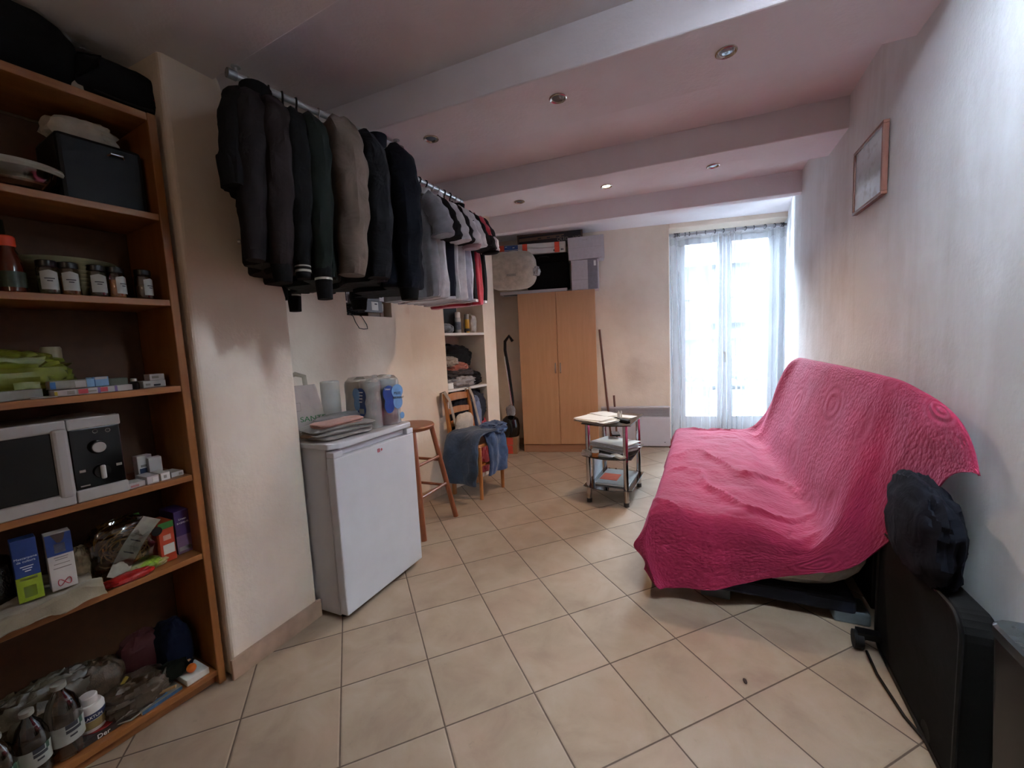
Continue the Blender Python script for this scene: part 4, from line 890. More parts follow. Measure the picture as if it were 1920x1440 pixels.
# shelf 6: cartons, towel, pasta, packets
z6 = SH[6]; navy = mat('carton_navy', '#1d3876', .5); green = mat('carton_green', '#94a92c', .5)
Xt = bkx(190, z6, .02)
t = bt('baking_tray', 'red tray under the cream towel on the sixth shelf', 'tray', bkx(180, z6, .0) - .62, -.006, z6); MB().prism([(0, 0), (.60, 0), (.62, .05), (.62, .24), (0, .24)], 0, .028).build('tray', mat('red_tray', '#8e2316', .4), t, bevel=.006)
t = bt('towel', 'cream towel spread on the red tray, hanging over its front', 'towel', bkx(192, z6, .0) - .64, -.02, z6 + .029)
def tw(u, v):
    s = v * .33; y = -.012 if s < .045 else s - .06; z = .012 - (.045 - s) if s < .045 else .013
    k = fbm((u * 6, v * 4, 0), 1.4, 2); return (u * .64 + .01 * k, y + .008 * k - .004, max(z, -.02 if s < .045 else .004) + .012 * k + .014 * max(0, fbm((u * 3, v * 3, 3), 1, 6)))
mb = MB(); sheet(mb, tw, 60, 24, .010); mb.build('towel', cloth('cream_terry', '#948b76', .3, 300), t)
c1 = carton('drink_carton', 'dark blue carton with white lettering above a green foot on the towel', 'carton', 42, .04, z6, .050, .045, .185, navy, -6, lift=.052, prints=[(0, 1, 0, .40, green), (.15, .85, .34, .38, gr), (.25, .75, .06, .24, mat('pale_patch', '#8d93a0'))])
text('lettering', 'Mascarpone', .0092, (.025, -.0012, .13), (R(90), 0, 0), M_inkw, c1); text('lettering', 'da cultura', .0092, (.025, -.0012, .12), (R(90), 0, 0), M_inkw, c1)
for k in range(3): box('writing', (.012 + .004 * k, -.0012, .103 - k * .007), (.038 - .003 * k, 0, .1055 - k * .007), M_inkw, c1, bevel=0)
c2 = carton('drink_carton', 'white carton with a dark blue top and torn opening on the towel', 'carton', 104, .035, z6, .055, .045, .175, M_paper, -6, lift=.052, prints=[(0, 1, .62, 1, navy), (.3, .72, .66, .82, gr)])
MB().prism([(.012, .175), (.043, .175), (.038, .155), (.030, .146), (.023, .148)], -.0016, -.0008, axis='y').build('opening', mat('dark_brown_opening', '#3a2822'), c2)
for k, (z, w_) in enumerate(((.10, .03), (.093, .026), (.08, .034), (.067, .038))): box('writing', (.028 - w_ / 2, -.0012, z), (.028 + w_ / 2, 0, z + .002), gr, c2, bevel=0)
MB().tube([(.028 + .014 * math.cos(R(a)), -.001, .022 + .010 * math.sin(R(a) * 2)) for a in range(0, 360, 20)], .0012, 5, closed=True).build('ornament', rd, c2)
# bags of pasta and packets
t = bt('pasta_bag', 'clear bag of dry pasta with a long pale label, half open', 'bag', bkx(238, z6, .1), .12, z6)
random.seed(5)
mb = MB()
for k in range(90):
    a = random.uniform(0, 2 * PI); rr = random.uniform(.02, .075); cx, cz = random.uniform(-.01, .03), random.uniform(.05, .12); y0 = random.uniform(-.05, .04)
    mb.tube([(cx + rr * math.cos(a + s) * .9, y0 + .008 * math.sin(3 * s + k), max(.008, cz + rr * .7 * math.sin(a + s))) for s in (0, .35, .7, 1.05, 1.4)], .0022, 4)
pn = mb.build('pasta', mat('dry_pasta', '#a97a2e', .5, .3, 60), t); pn['kind'] = 'stuff'
mb = MB(); lump(mb, (.01, .0, .0), (.095, .062, .10), 31, .22, 2.1, 44, 30, .8); mb.build('film', glassy('cellophane', (.78, .78, .74), .12, 1.5, .10), t)
lb_ = MB(); sheet(lb_, lambda u, v: (-.065 + .045 * u + .115 * v, -.072 + .02 * math.sin(PI * v) + .004 * fbm((u * 4, v * 5, 0), 1, 3), .03 + .165 * v - .03 * u), 6, 20, .002); lb_.build('label', mat('pale_label', '#9c998c', .5, .15, 40, bump=.2), t)
for k in range(6):
    mb = MB(); sheet(mb, lambda u, v, k=k: (-.055 + .025 * u + .115 * (.25 + .1 * k) + .004, -.0745 + .02 * math.sin(PI * (.25 + .1 * k)), .03 + .165 * (.25 + .1 * k + .03 * v) - .018 * u), 2, 1, .0008); mb.build('writing', M_ink if k % 2 else gr, t)
t = bt('snack_bag', 'crumpled brown packet at the left of the pasta bag', 'packet', bkx(163, z6, .1), .14, z6 + .0); lump(MB(), (0, 0, 0), (.03, .04, .07), 5, .4, 2.8).build('bag', mat('tan_foil', '#7d6a4d', .4, .3, 60, bump=.4), t)
t = bt('snack_bag', 'flat white and lime-green packet in front of the pasta bag', 'packet', bkx(277, z6, .05), .07, z6); lump(MB(), (0, 0, 0), (.065, .035, .016), 15, .3, 2.8).build('bag', mat('cream_foil', '#a09a72', .35, .15, 40, bump=.4), t)
lump(MB(), (.01, -.006, .003), (.04, .031, .015), 17, .2, 2.8).build('green_print', mat('lime_print', '#7d9a2e', .35, .5, 120), t)
t = bt('snack_bag', 'shiny red packet lying at the shelf edge beside the towel', 'packet', bkx(243, z6, .03), .03, z6); lump(MB(), (0, 0, 0), (.06, .028, .013), 19, .35, 2.8).build('bag', mat('red_foil', '#9c1a18', .22, .2, 40, bump=.5), t)
t = bt('green_packet', 'green-topped clear packet at the back of the sixth shelf', 'packet', bkx(250, z6, .2), .21, z6); lump(MB(), (0, 0, 0), (.06, .04, .085), 23, .25, 2.4).build('bag', glassy('greenish_film', (.45, .5, .3), .2, 1.5, .12), t); box('header', (-.02, -.03, .15), (.03, -.02, .175), mat('leaf_green', '#4e9a2e', .4), t)
c3 = carton('food_carton', 'orange-red carton with green top and white panel on the sixth shelf', 'carton', 305, .05, z6, .047, .09, .148, mat('carton_orange', '#b8401f', .5), 4, prints=[(0, 1, .84, 1, mat('carton_green_top', '#2c6a2a')), (.18, .92, .20, .44, M_paper), (.25, .75, .55, .68, mat('pink_white', '#c99a90'))])
MB().cyl((-.004, -.0012, .125), (-.004, -.0002, .125), .016, n=24).build('seal', M_black, c3)
c4 = carton('food_carton', 'purple carton at the right end of the sixth shelf', 'carton', 335, .075, z6, .050, .11, .165, mat('carton_purple', '#3a2350', .5), 2, prints=[(0, 1, 0, .42, mat('carton_mauve', '#6d5068')), (.1, .9, .06, .16, gr)])
text('lettering', 'Linsen', .010, (.025, -.0012, .133), (R(90), 0, 0), M_inkw, c4); text('lettering', 'BASMATI', .0095, (.025, -.0012, .118), (R(90), 0, 0), M_inkw, c4)
t = bt('dark_packet', 'dark shrink-wrapped packet at the far left of the sixth shelf', 'packet', bkx(5, z6, .1), .14, z6 + .03); lump(MB(), (0, 0, 0), (.05, .06, .08), 25, .3, 2.4).build('bag', mat('dark_film', '#15130f', .2, .3, 50, bump=.4), t)
# shelf 7 (bottom)
z7 = SH[7]; M_pet = glassy('bottle_plastic', (.80, .80, .76), .05, 1.5, .10)
def pet(xp, d, lab, h, r, m_l, group='clear plastic bottles on the bottom shelf', liq=None, label=True):
    t = bt('plastic_bottle', lab, 'bottle', bkx(xp, z7, d), d, z7, group=group)
    pf = [(r * .85, 0), (r, .008)]
    for k in range(5): pf += [(r * .96, .012 + k * .014), (r, .019 + k * .014)]
    pf += [(r, h * .55), (r * .98, h * .62), (r * .7, h * .78), (r * .33, h * .88), (r * .3, h * .95)]
    MB().lathe(pf, n=32, cap=False).build('bottle', M_pet, t)
    if liq: MB().lathe([(r * .82, .003), (r * .93, .012), (r * .93, h * .42)], n=28).build('liquid', liq, t)
    MB().lathe([(r * .40, h * .93), (r * .42, h * .945), (r * .42, h * .995), (r * .36, h)], n=24).build('cap', mat('clear_cap', '#8c8a80', .3), t)
    MB().grid(lambda u, v: (r * 1.012 * math.cos(R(-170 + 150 * u)), r * 1.012 * math.sin(R(-170 + 150 * u)), h * .22 + h * .26 * v), 24, 1).build('label', m_l, t)
    for k, (a0, a1, z, hh) in enumerate(((-100, -60, .42, .014), (-100, -50, .36, .010), (-90, -66, .30, .006), (-55, -40, .40, .02))):
        MB().grid(lambda u, v: (r * 1.018 * math.cos(R(a0 + (a1 - a0) * u)), r * 1.018 * math.sin(R(a0 + (a1 - a0) * u)), h * z + hh * v), 6, 1).build('writing', M_ink if k < 3 else mat('dark_green_print', '#2c4a38'), t)
    return t
M_lab1 = mat('bottle_label_white', '#9d9f97', .5)
pet(130, .06, 'clear bottle with white label, upright beside the white tub, tallest of the three', .235, .042, M_lab1)
pet(70, .045, 'clear bottle with white label and pink liquid stain, between two others', .21, .037, M_lab1, liq=mat('murky_liquid', '#241e18', .1))
pet(8, .04, 'bottle with pale green label cut off at the lower left corner', .19, .036, mat('bottle_label_green', '#8aa58f', .5))
t = bt('vitamin_tub', 'white plastic tub with blue and yellow label behind the bottles', 'tub', bkx(172, z7, .1), .085, z7 + .022)
MB().lathe([(.034, 0), (.036, .004), (.036, .075), (.03, .086)], n=32).build('tub', M_paper, t); MB().lathe([(.022, .086), (.0225, .088), (.0225, .108), (.02, .111)], n=28).build('cap', M_paper, t)
MB().grid(lambda u, v: (.0364 * math.cos(R(-150 + 130 * u)), .0364 * math.sin(R(-150 + 130 * u)), .040 + .022 * v), 20, 1).build('label', mat('tub_navy', '#222c58', .5), t); MB().grid(lambda u, v: (.0364 * math.cos(R(-150 + 130 * u)), .0364 * math.sin(R(-150 + 130 * u)), .012 + .027 * v), 20, 1).build('label_foot', mat('tub_ochre', '#8b7a4a', .5), t)
text('lettering', 'LAKTUM', .0125, (-.002, -.0372, .051), (R(90), 0, 0), M_inkw, t, sx=.9)
t = bt('red_tin', 'dark flat box with a red disc under the white tub', 'box', bkx(172, z7, .03) - .03, .03, z7); MB().box((0, 0, 0), (.13, .12, .02)).build('box', mat('dark_box', '#241a18', .4), t, bevel=.003); MB().cyl((.065, .05, .0201), (.065, .05, .0215), .042, n=32).build('red_disc', mat('dull_red', '#8e1c1c', .5), t)
text('lettering', 'Der', .02, (.06, -.0008, .010), (R(90), 0, 0), M_inkw, t)
t = bt('clear_bag', 'crumpled clear plastic bag at the left rear of the bottom shelf', 'bag', bkx(95, z7, .2), .19, z7); mb = MB(); lump(mb, (0, 0, 0), (.14, .06, .10), 41, .35, 2.3, 48, 30, .9); mb.build('film', mat('dusty_film', '#4a4232', .3, .3, 30, bump=.4), t)
t = bt('string_bag', 'ribbed translucent bag behind the white tub on the bottom shelf', 'bag', bkx(195, z7, .18), .18, z7); mb = MB(); lump(mb, (0, 0, 0), (.065, .06, .095), 43, .2, 2.0, 44, 30, .5); mb.build('film', mat('ribbed_film', '#4d3e2e', .3, .5, 60, bump=.5), t)
mb = MB(); mb.tube([(-.03, -.065, .03), (.03, -.075, .085), (.055, -.06, .10)], .006, 6); mb.build('yellow_tape', mat('yellow_tape', '#8b7420', .5), t)
t = bt('plastic_bag', 'open grey plastic bag with a white rim spilling to the shelf front', 'bag', bkx(255, z7, .1), .1, z7); mb = MB(); lump(mb, (0, 0, 0), (.09, .075, .05), 45, .3, 2.2, 44, 28, .8); mb.build('bag', mat('brown_grey_film', '#463a2e', .3, .3, 30, bump=.4), t)
mb = MB(); mb.tube([(-.085, -.06, .012), (-.05, -.075, .03), (.0, -.07, .035), (.05, -.06, .055), (.085, -.03, .085), (.06, -.062, .035), (.02, -.078, .015), (-.04, -.085, .008)], .003, 6, closed=True); mb.build('rim', mat('pale_rim', '#8b8880', .3), t)
t = bt('red_cloth', 'dark red cloth bundled at the back of the bottom shelf', 'cloth', bkx(275, z7, .2), .21, z7); lump(MB(), (0, 0, 0), (.07, .05, .10), 47, .3, 2.2).build('cloth', cloth('dark_red_cloth', '#3d0e10', .4), t)
t = bt('navy_cap', 'dark navy cap and cloth in the right rear corner of the bottom shelf', 'cloth', bkx(335, z7, .15) - .005, .17, z7); mb = MB(); lump(mb, (0, 0, 0), (.055, .085, .105), 49, .2, 1.8, 44, 30, .5); mb.build('cloth', cloth('deep_navy_cloth', '#0c1222', .4), t)
t = bt('spatula', 'pale wooden piece lying over the booklets at the right of the bottom shelf', 'wood', bkx(345, z7, .09), .09, z7 + .05, 30); MB().prism([(-.05, -.012), (.03, -.02), (.05, .0), (.03, .02), (-.05, .01)], 0, .008).build('blade', mat('pale_wood', '#9a7a4e', .6), t, bevel=.002)
t = bt('spatula', 'light wooden spoon handle over the blue booklet', 'wood', bkx(292, z7, .04), .035, z7 + .026, -35); MB().tube([(-.05, 0, 0), (0, 0, .004), (.06, 0, .012)], [.009, .006, .008], 8, flat=.5).build('handle', mat('pale_wood'), t) if False else MB().tube([(-.05, 0, 0), (0, 0, .004), (.06, 0, .012)], [.009, .006, .008], 8, flat=.5).build('handle', MATS['pale_wood'], t)
t = bt('orange_ball', 'small orange ball among dark things at the right of the bottom shelf', 'ball', bkx(364, z7, .035), .045, z7 + .026); MB().lathe([(.016 * math.sin(PI * k / 12), .016 - .016 * math.cos(PI * k / 12)) for k in range(13)], n=24, cap=False).build('ball', mat('orange_rubber', '#d0691a', .4), t)
t = bt('booklet', 'white booklet with a blue cover picture at the front of the bottom shelf', 'booklet', bkx(268, z7, .01), .012, z7, 4); MB().box((0, 0, 0), (.12, .09, .012)).build('pages', M_paper, t, bevel=.001); MB().box((.0, -.001, .0), (.12, .0, .012)).build('spine_print', mat('blue_print2', '#35577c', .5, .4, 40), t); MB().box((.0, .0, .0121), (.12, .09, .0135)).build('cover', mat('grey_cover2', '#7e8078', .5), t); MB().box((.03, .01, .0136), (.08, .05, .0142)).build('cover_picture', mat('sky_print', '#4b7fae', .5), t)
t = bt('white_box', 'long flat white box at the right front of the bottom shelf', 'box', bkx(352, z7, .01), .012, z7, 2); MB().box((0, 0, 0), (.075, .1, .024)).build('box', M_paper, t, bevel=.002)
t = bt('dark_pouch', 'dark green-black pouch between the plastic bag and the navy cap', 'pouch', bkx(330, z7, .1) - .01, .085, z7 + .026); lump(MB(), (0, 0, 0), (.045, .035, .03), 53, .25, 2.2).build('pouch', cloth('green_black_cloth', '#10140f', .4), t)

# ================================================================ things on the fridge
def frt(name, label, cat, xp, yp, rot=0., z=FH, group=None):
    p = fl(xp, yp, z); return thing(name, label, cat, (p.x, p.y, z + .001), R(fang + rot), group=group)
p = FR @ Vector((.125, .36, 0)); t = thing('paper_bag', 'white carrier bag with green lettering standing on the fridge against the pier', 'bag', (p.x, p.y, FH + .001), R(fang - 24))
M_bag = mat('white_bag_film', '#b8aca6', .45, .05, 20, bump=.25)
def bagf(u, v):
    a = 2 * PI * u; w = .128 * (1 - .32 * v ** 1.5); d = .05 * (1 - .75 * v); c, s = math.cos(a), math.sin(a)
    k = fbm((c * 2, s * 2, v * 3), 1.2, 4) * .006 * (v > 0)
    return (w * math.copysign(abs(c) ** .5, c) + k, d * math.copysign(abs(s) ** .6, s) + k, v * .255)
MB().grid(bagf, 48, 20).build('bag', M_bag, t)
MB().tube([(-.03, .0, .225), (-.035, .0, .30), (0, .0, .315), (.04, .0, .30), (.045, .0, .225)], .012, 8, flat=.25, up=(0, 1, 0)).build('handle', mat('bag_handle', '#aaa08f', .6), t)
MB().tube([(-.055, -.043, .13), (.0, -.045, .13), (.0, -.038, .17), (-.055, -.036, .17)], .0012, 5, closed=True).build('square_mark', gr, t)
tx = text('lettering', 'SANTE', .036, (.052, -.0525, .085), (R(84), 0, 0), mat('green_ink', '#20703a', .5), t, sx=1.15)
p = FR @ Vector((.345, .375, 0)); t = thing('paper_roll', 'upright roll of white kitchen paper on the fridge', 'paper roll', (p.x, p.y, FH + .001), R(fang))
MB().lathe([(.048, 0), (.05, .004), (.05, .252), (.046, .256), (.02, .256), (.02, .23)], n=40, cap=False).build('roll', M_paper, t)
# shrink-wrapped pack of kitchen rolls
p = FR @ Vector((.447, .165, 0)); pk_ = thing('paper_roll_pack', 'clear pack of paper rolls with dark and light blue print on the fridge', 'paper roll pack', (p.x, p.y, FH + .001), R(fang - 8))
for x in (-.058, .058):
    for y in (-.055, .055): MB().lathe([(.053, .0), (.055, .004), (.055, .205), (.05, .21), (.02, .21)], (x, y, 0), n=32, cap=False).build('roll', M_paper, pk_)
M_wrap = glassy('pack_film', (.97, .97, .97), .06, 1.5, .06)
def wrapf(u, v):
    a = 2 * PI * u; c, s = math.cos(a), math.sin(a); k = fbm((c * 3, s * 3, v * 4), 1.3, 9) * .005
    f = 1 + .02 * math.sin(a * 4) ; top = max(0, v - .9) * 5
    return ((.118 * math.copysign(abs(c) ** .35, c) * f + k) * (1 - top * .35), (.113 * math.copysign(abs(s) ** .35, s) * f + k) * (1 - top * .35), v * .222 + k)
MB().grid(wrapf, 80, 24).build('wrapper', M_wrap, pk_)
db, lbp = mat('dark_blue_print', '#15397c', .35), mat('light_blue_print', '#6c9bcf', .35)
def blob(cx, cz, pts, y, m, nm, flip=1):
    MB().prism([(cx + a, cz + b) for a, b in pts], y - .0008, y, axis='y').build(nm, m, pk_)
fig8 = []
for k in range(40):
    a = 2 * PI * k / 40; rr = .047 * (1 - .45 * math.cos(2 * a)); fig8.append((rr * math.cos(a) * 1.15 + .004 * math.sin(2 * a), rr * .92 * math.sin(a)))
blob(.012, .118, fig8, -.1195, db, 'blue_shape')
blob(.072, .125, [(a * .95, b * .9) for a, b in fig8], -.1204, lbp, 'light_blue_shape')
text('lettering', 'MAXI', .02, (.07, -.122, .14), (R(90), R(4), 0), M_ink, pk_); text('lettering', 'ABSORBANT', .014, (.075, -.122, .12), (R(90), R(4), 0), M_ink, pk_)
text('lettering', 'Lotumi', .013, (.005, -.121, .165), (R(90), R(6), 0), M_inkw, pk_)
MB().cyl((.095, -.1205, .035), (.095, -.1215, .035), .016, n=24).build('badge', lbp, pk_)
MB().prism([(-.055 + a * 1.0, .118 + b) for a, b in fig8], -.1212, -.1204, axis='x').build('blue_shape', db, pk_)
MB().prism([(-.02 + a * .7, .13 + b * .8) for a, b in fig8], -.1220, -.1213, axis='x').build('light_blue_shape', lbp, pk_)
for k in range(4): box('writing', (-.122, -.075 + .004 * k, .16 - k * .014), (-.1213, -.04, .164 - k * .014), M_inkw, pk_, bevel=0)
box('nutrition_panel', (-.1222, -.075, .068), (-.1213, -.035, .09), gr, pk_, bevel=0)
# folded textiles
pk_.scale = (1, 1, 1.22)
p = FR @ Vector((.05, .17, 0)); t = thing('folded_cloth', 'tan folded cloth under the pile at the left front of the fridge top', 'cloth', (p.x, p.y, FH + .001), R(fang)); folded(MB(), (.05, 0, 0), .15, .13, .032, 2, 3, .2).build('cloth', cloth('tan_cloth', '#8f7459', .3), t)
p = FR @ Vector((.18, .15, 0)); t = thing('folded_cloth', 'grey folded cloths at the bottom of the textile pile on the fridge', 'cloth', (p.x, p.y, FH + .001), R(fang)); folded(MB(), (0, 0, 0), .33, .22, .058, 3, 7, -.15).build('cloth', cloth('grey_cloth', '#807c78', .4), t)
t = thing('folded_cloth', 'salmon pink folded cloth on the textile pile on the fridge', 'cloth', (p.x, p.y, FH + .060), R(fang)); folded(MB(), (-.03, -.035, 0), .25, .13, .022, 2, 11, -.12).build('cloth', cloth('salmon_cloth', '#b48376', .4), t)
t = thing('folded_cloth', 'grey cloth with pale patch fanned over the right of the textile pile', 'cloth', (p.x, p.y, FH + .060), R(fang)); mb = MB(); lump(mb, (.05, .05, 0), (.13, .065, .022), 61, .15, 2, 40, 20, .5); mb.build('cloth', cloth('slate_cloth', '#77767a', .3), t)
# ================================================================ clothes rails and the clothes on them
RZ = 2.300
r1a = Vector((-1.318, 1.343, RZ)); d1 = Vector((.380, .925, 0)); r1b = r1a + d1 * .80
r2b = Vector((-.998, 2.937, RZ)); d2 = Vector((.229, .974, 0)); r2a = r2b - d2 * .98
M_rail = mat('white_metal_rail', '#b9bdc2', .3, .05, 30, metal=.3)
rails = []
for k, (a, b, lab) in enumerate(((r1a, r1b, 'white clothes rail by the pier carrying the dark jackets'), (r2a, r2b, 'white clothes rail under the second beam carrying the t-shirts'))):
    t = thing('clothes_rail', lab, 'clothes rail', a); rails.append(t); v = b - a
    MB().cyl((0, 0, 0), v, .013, n=20).build('tube', M_rail, t)
    for e, s in ((Vector((0, 0, 0)), 1), (v, -1)): MB().cyl(e, e + v.normalized() * s * .03, .017, n=20).build('end_cap', mat('rail_cap', '#8f9296', .4, metal=.5), t)
    for f_ in ((.04, .96) if k == 0 else (.12, .30)):
        e = v * f_; h_ = ZB - RZ
        pnt = a + e
        MB().cyl(e + Vector((0, 0, .012)), e + Vector((0, 0, h_)), .004).lathe([(.016, 0), (.016, .004)], e + Vector((0, 0, h_ - .004)), n=16).build('ceiling_hook', M_rail, t)
def garment(name, label, cat, rail, s, L, mb_, ms, sl=.56, slr=.062, turn=0., puff=0., collar=None, seed=1, bw=.225, dth=.055, cuff=None, stripes=(), hem=None, group=None, tilt=0., split=None, short=False, cufflen=.06, zneck=-.085, lowsl=None):
    o, d = ((r1a, d1), (r2a, d2))[rail]; p = o + d * s
    ang = math.atan2(d.y, d.x) - PI / 2 + R(turn)
    # the hanger is its own thing
    hg = thing('hanger', 'hanger of the ' + ' '.join(label.split(',')[0].split()[:10]), 'hanger', p, ang, group=None)
    mm = M_steel if s * 7 % 2 < 1 else M_black
    dr = .045 if short else 0
    hk = [(.0, .0, .016)] + [(.017 * math.sin(R(a)), 0, .017 * math.cos(R(a))) for a in range(20, 200, 30)]
    hk = [(-.017, 0, .002), (-.012, 0, .012), (0, 0, .0165), (.012, 0, .012), (.017, 0, 0), (.012, 0, -.012), (.002, 0, -.022), (0, 0, -.06 - dr)]
    MB().tube(hk, .0022 if mm is M_steel else .004, 7).build('hook', mm, hg)
    MB().tube([(-.17, 0, -.125 - dr), (-.06, 0, -.075 - dr), (0, 0, -.06 - dr), (.06, 0, -.075 - dr), (.17, 0, -.125 - dr)], .006, 8).build('shoulder_bar', mm, hg)
    g = thing(name, label, cat, p + Vector((0, 0, -.065 - dr)), ang, group=group)
    def ring(z, w, dd, n=44, sd=0):
        out = []
        for k in range(n):
            a = 2 * PI * k / n; c, s_ = math.cos(a), math.sin(a)
            lo = max(0, (-z - .15) / L)
            f = fbm((c * 2.2, s_ * 1.5, z * 3.5), 1.3, seed)
            pf = puff * abs(math.sin(z * 34)) * .9
            x = w * math.copysign(abs(c) ** .75, c) * (1 + f * .06) + f * .012 * lo
            y = dd * math.copysign(abs(s_) ** .8, s_) * (1 + lo * .5 * math.sin(c * 7 + seed) + pf) + .012 * lo * math.sin(c * 9 + seed * 2)
            out.append((x, y, z))
        return out
    prof = [(-.0, .058, .045), (-.02, .068, .048), (-.04, .10, .05), (-.065, .155, .05), (-.10, .195, .052), (-.15, bw - .01, dth), (-.22, bw, dth * 1.05)]
    zz = .30
    while zz < L - .02: prof.append((-zz, bw * (1 + .02 * zz), dth * (1.1 + .25 * zz))); zz += .05 if puff else .08
    prof += [(-L + .01, bw * 1.02, dth * 1.22), (-L, bw * .99, dth * 1.15)]
    MB().rings([ring(*q) for q in prof]).build('body', mb_, g)
    if hem: MB().rings([ring(-L + .012, bw * 1.025, dth * 1.25), ring(-L - .004, bw * 1.02, dth * 1.22)]).build('hem_band', hem, g)
    if split:  # side panel of another colour
        MB().rings([[(x * 1.015 if x > 0 else x * .3, y * 1.04, z) for x, y, z in ring(*q)] for q in prof[5:]]).build('side_panel', split, g)
    if collar:
        rr = [[(.062 * math.cos(R(a)) * k1, .046 * math.sin(R(a)) * k1 - .0, z) for a in range(0, 360, 20)] for z, k1 in ((-.015, 1.15), (.02, 1.1), (.045 if collar is not mb_ else .06, 1.2), (.03, .95), (-.0, .9))]
        MB().rings(rr, cap=False).build('collar', collar, g)
    for sd in (-1, 1):
        if short: P_ = [(.155, 0, -.085), (.20, 0, -.12), (.245, 0, -.19), (.268, -.0, -.26), (.272, 0, -.30)]; RD = [.055, .062, .064, .066, .068]
        else:
            P_ = [(.14, 0, -.09), (.19, 0, -.125), (.232, 0, -.20), (.252, -.005, -.30), (.262, -.01, -.42), (.262, -.018, -.12 - sl * .8), (.258, -.024, -.13 - sl)]; RD = [slr * .9, slr * 1.08, slr * 1.12, slr * 1.05, slr, slr * .9, slr * .76]
        pts = []; 
        for (x, y, z) in P_: pts.append(Vector((x * sd, y, z)))
        # resample
        rs = []; n_ = 26
        for i in range(n_ + 1):
            q = cr([tuple(v) + (r_,) for v, r_ in zip(pts, RD)], i / n_); rs.append(q)
        rg = []
        for i, q in enumerate(rs):
            a_ = Vector(rs[max(i - 1, 0)][:3]); b_ = Vector(rs[min(i + 1, n_)][:3]); tt = (b_ - a_).normalized(); u_ = Vector((0, 1, 0)); u_ = (u_ - tt * u_.dot(tt)).normalized(); v_ = tt.cross(u_)
            row = []
            for k in range(22):
                a = 2 * PI * k / 22; f = fbm((math.cos(a), math.sin(a), i * .14), 2.0, seed + sd); pf = puff * abs(math.sin(i * .95)) * .5
                r_ = q[3] * (1 + .16 * f + pf + .05 * math.sin(i * 1.1 + math.cos(a) * 2))
                row.append(Vector(q[:3]) + u_ * (r_ * math.cos(a) * .74) + v_ * (r_ * math.sin(a)))
            rg.append(row)
        lw = int(n_ * .62) if lowsl else None
        sv = MB().rings(rg if not lw else rg[:lw + 1]).build('sleeve', ms, g)
        if lw: MB().rings(rg[lw:]).build('sleeve_end', lowsl, sv)
        if cuff:
            e = rs[-1]; c0_ = Vector(e[:3]); rr = []
            cl = cufflen
            for dz, k1 in ((.012, .92), (0, .98), (-cl * .5, .92), (-cl, .82)):
                rr.append([(c0_.x + e[3] * k1 * math.sin(R(a)), c0_.y + e[3] * .74 * k1 * math.cos(R(a)), c0_.z + dz) for a in range(0, 360, 20)])
            cf = MB().rings(rr).build('cuff', cuff, sv)
            for dz in stripes: 
                k1 = .95 + .0
                MB().rings([[(c0_.x + e[3] * k1 * math.sin(R(a)), c0_.y + e[3] * .74 * k1 * math.cos(R(a)), c0_.z - z_) for a in range(0, 360, 20)] for z_ in (dz, dz + .008)], cap=False).build('stripe', M_knitw, cf)
    return g
M_knitw = cloth('white_knit', '#a8a49a', .2)
K = lambda n, c, f=.5: cloth(n, c, f)
jk = K('black_jacket_cloth', '#100f10'); br = K('brown_grey_jacket_cloth', '#1d191a'); br2 = K('dark_brown_jacket_cloth', '#211a1a'); gn = K('dark_green_wool', '#171c19', .3); bn_ = K('brown_padded_cloth', '#55463c', .7); fz_ = K('fuzzy_black_knit', '#141417', .8); pf_ = K('blue_black_nylon', '#0a0c13', .6); blk = K('black_knit', '#0a0a0b')
G0 = 'jackets on the first rail'
g = garment('jacket', 'black snap-button jacket, nearest to the pier, partly hidden by it', 'jacket', 0, .075, .40, jk, jk, sl=.24, collar=None, seed=2, turn=-38, bw=.17, group=G0, slr=.055)
for z in (-.16, -.30): MB().cyl((.12, -.062, z), (.12, -.070, z), .008, n=14).build('snap_button', M_steel, g)
g = garment('jacket', 'dark grey-brown jacket with a raised collar, second from the pier', 'jacket', 0, .095, .64, br, br, sl=.48, collar=blk, seed=3, turn=-32, group=G0, cuff=br, cufflen=.03)
MB().cyl((.17, -.075, -.56), (.17, -.084, -.56), .009, n=14).build('snap_button', M_steel, g)
garment('jacket', 'dark brown jacket with gathered wrists, third from the pier', 'jacket', 0, .145, .66, br2, br2, sl=.52, seed=5, turn=-25, group=G0, cuff=blk)
garment('jacket', 'black baseball jacket with two white stripes on the narrow cuff', 'jacket', 0, .195, .66, blk, blk, sl=.50, seed=7, turn=-20, group=G0, cuff=blk, stripes=(.012, .030), slr=.05)
garment('jacket', 'dark green baseball jacket with white-striped ribbed cuffs beside the brown jacket', 'jacket', 0, .25, .68, gn, gn, sl=.52, seed=9, turn=-16, group=G0, cuff=blk, stripes=(.010, .032), cufflen=.11, slr=.056)
garment('jacket', 'warm brown padded jacket in the middle of the first rail', 'jacket', 0, .345, .62, bn_, bn_, sl=.53, seed=11, turn=-10, group=G0, puff=.05, slr=.082)
garment('jacket', 'black fuzzy knitted jacket between the brown and the padded black one', 'jacket', 0, .46, .66, fz_, fz_, sl=.53, slr=.072, seed=13, turn=-8, group=G0)
g = garment('jacket', 'bulky blue-black padded jacket, last on the first rail', 'jacket', 0, .63, .68, pf_, pf_, sl=.56, seed=15, turn=-10, puff=.14, collar=pf_, group=G0, cuff=blk, slr=.072, bw=.235, dth=.08, cufflen=.05)
MB().tube([(.17, -.075, -.15), (.18, -.085, -.22)], .004, 6).build('zip', M_steel, g)
wh_, gy, ny, bk_, rd_, bw_ = K('white_jersey', '#c9c7cb', .35), K('grey_jersey', '#77757a', .35), K('navy_jersey', '#161722', .35), K('black_jersey', '#101013', .35), K('red_jersey', '#a5152c', .35), K('bluish_white_jersey', '#b4b8c8', .35)
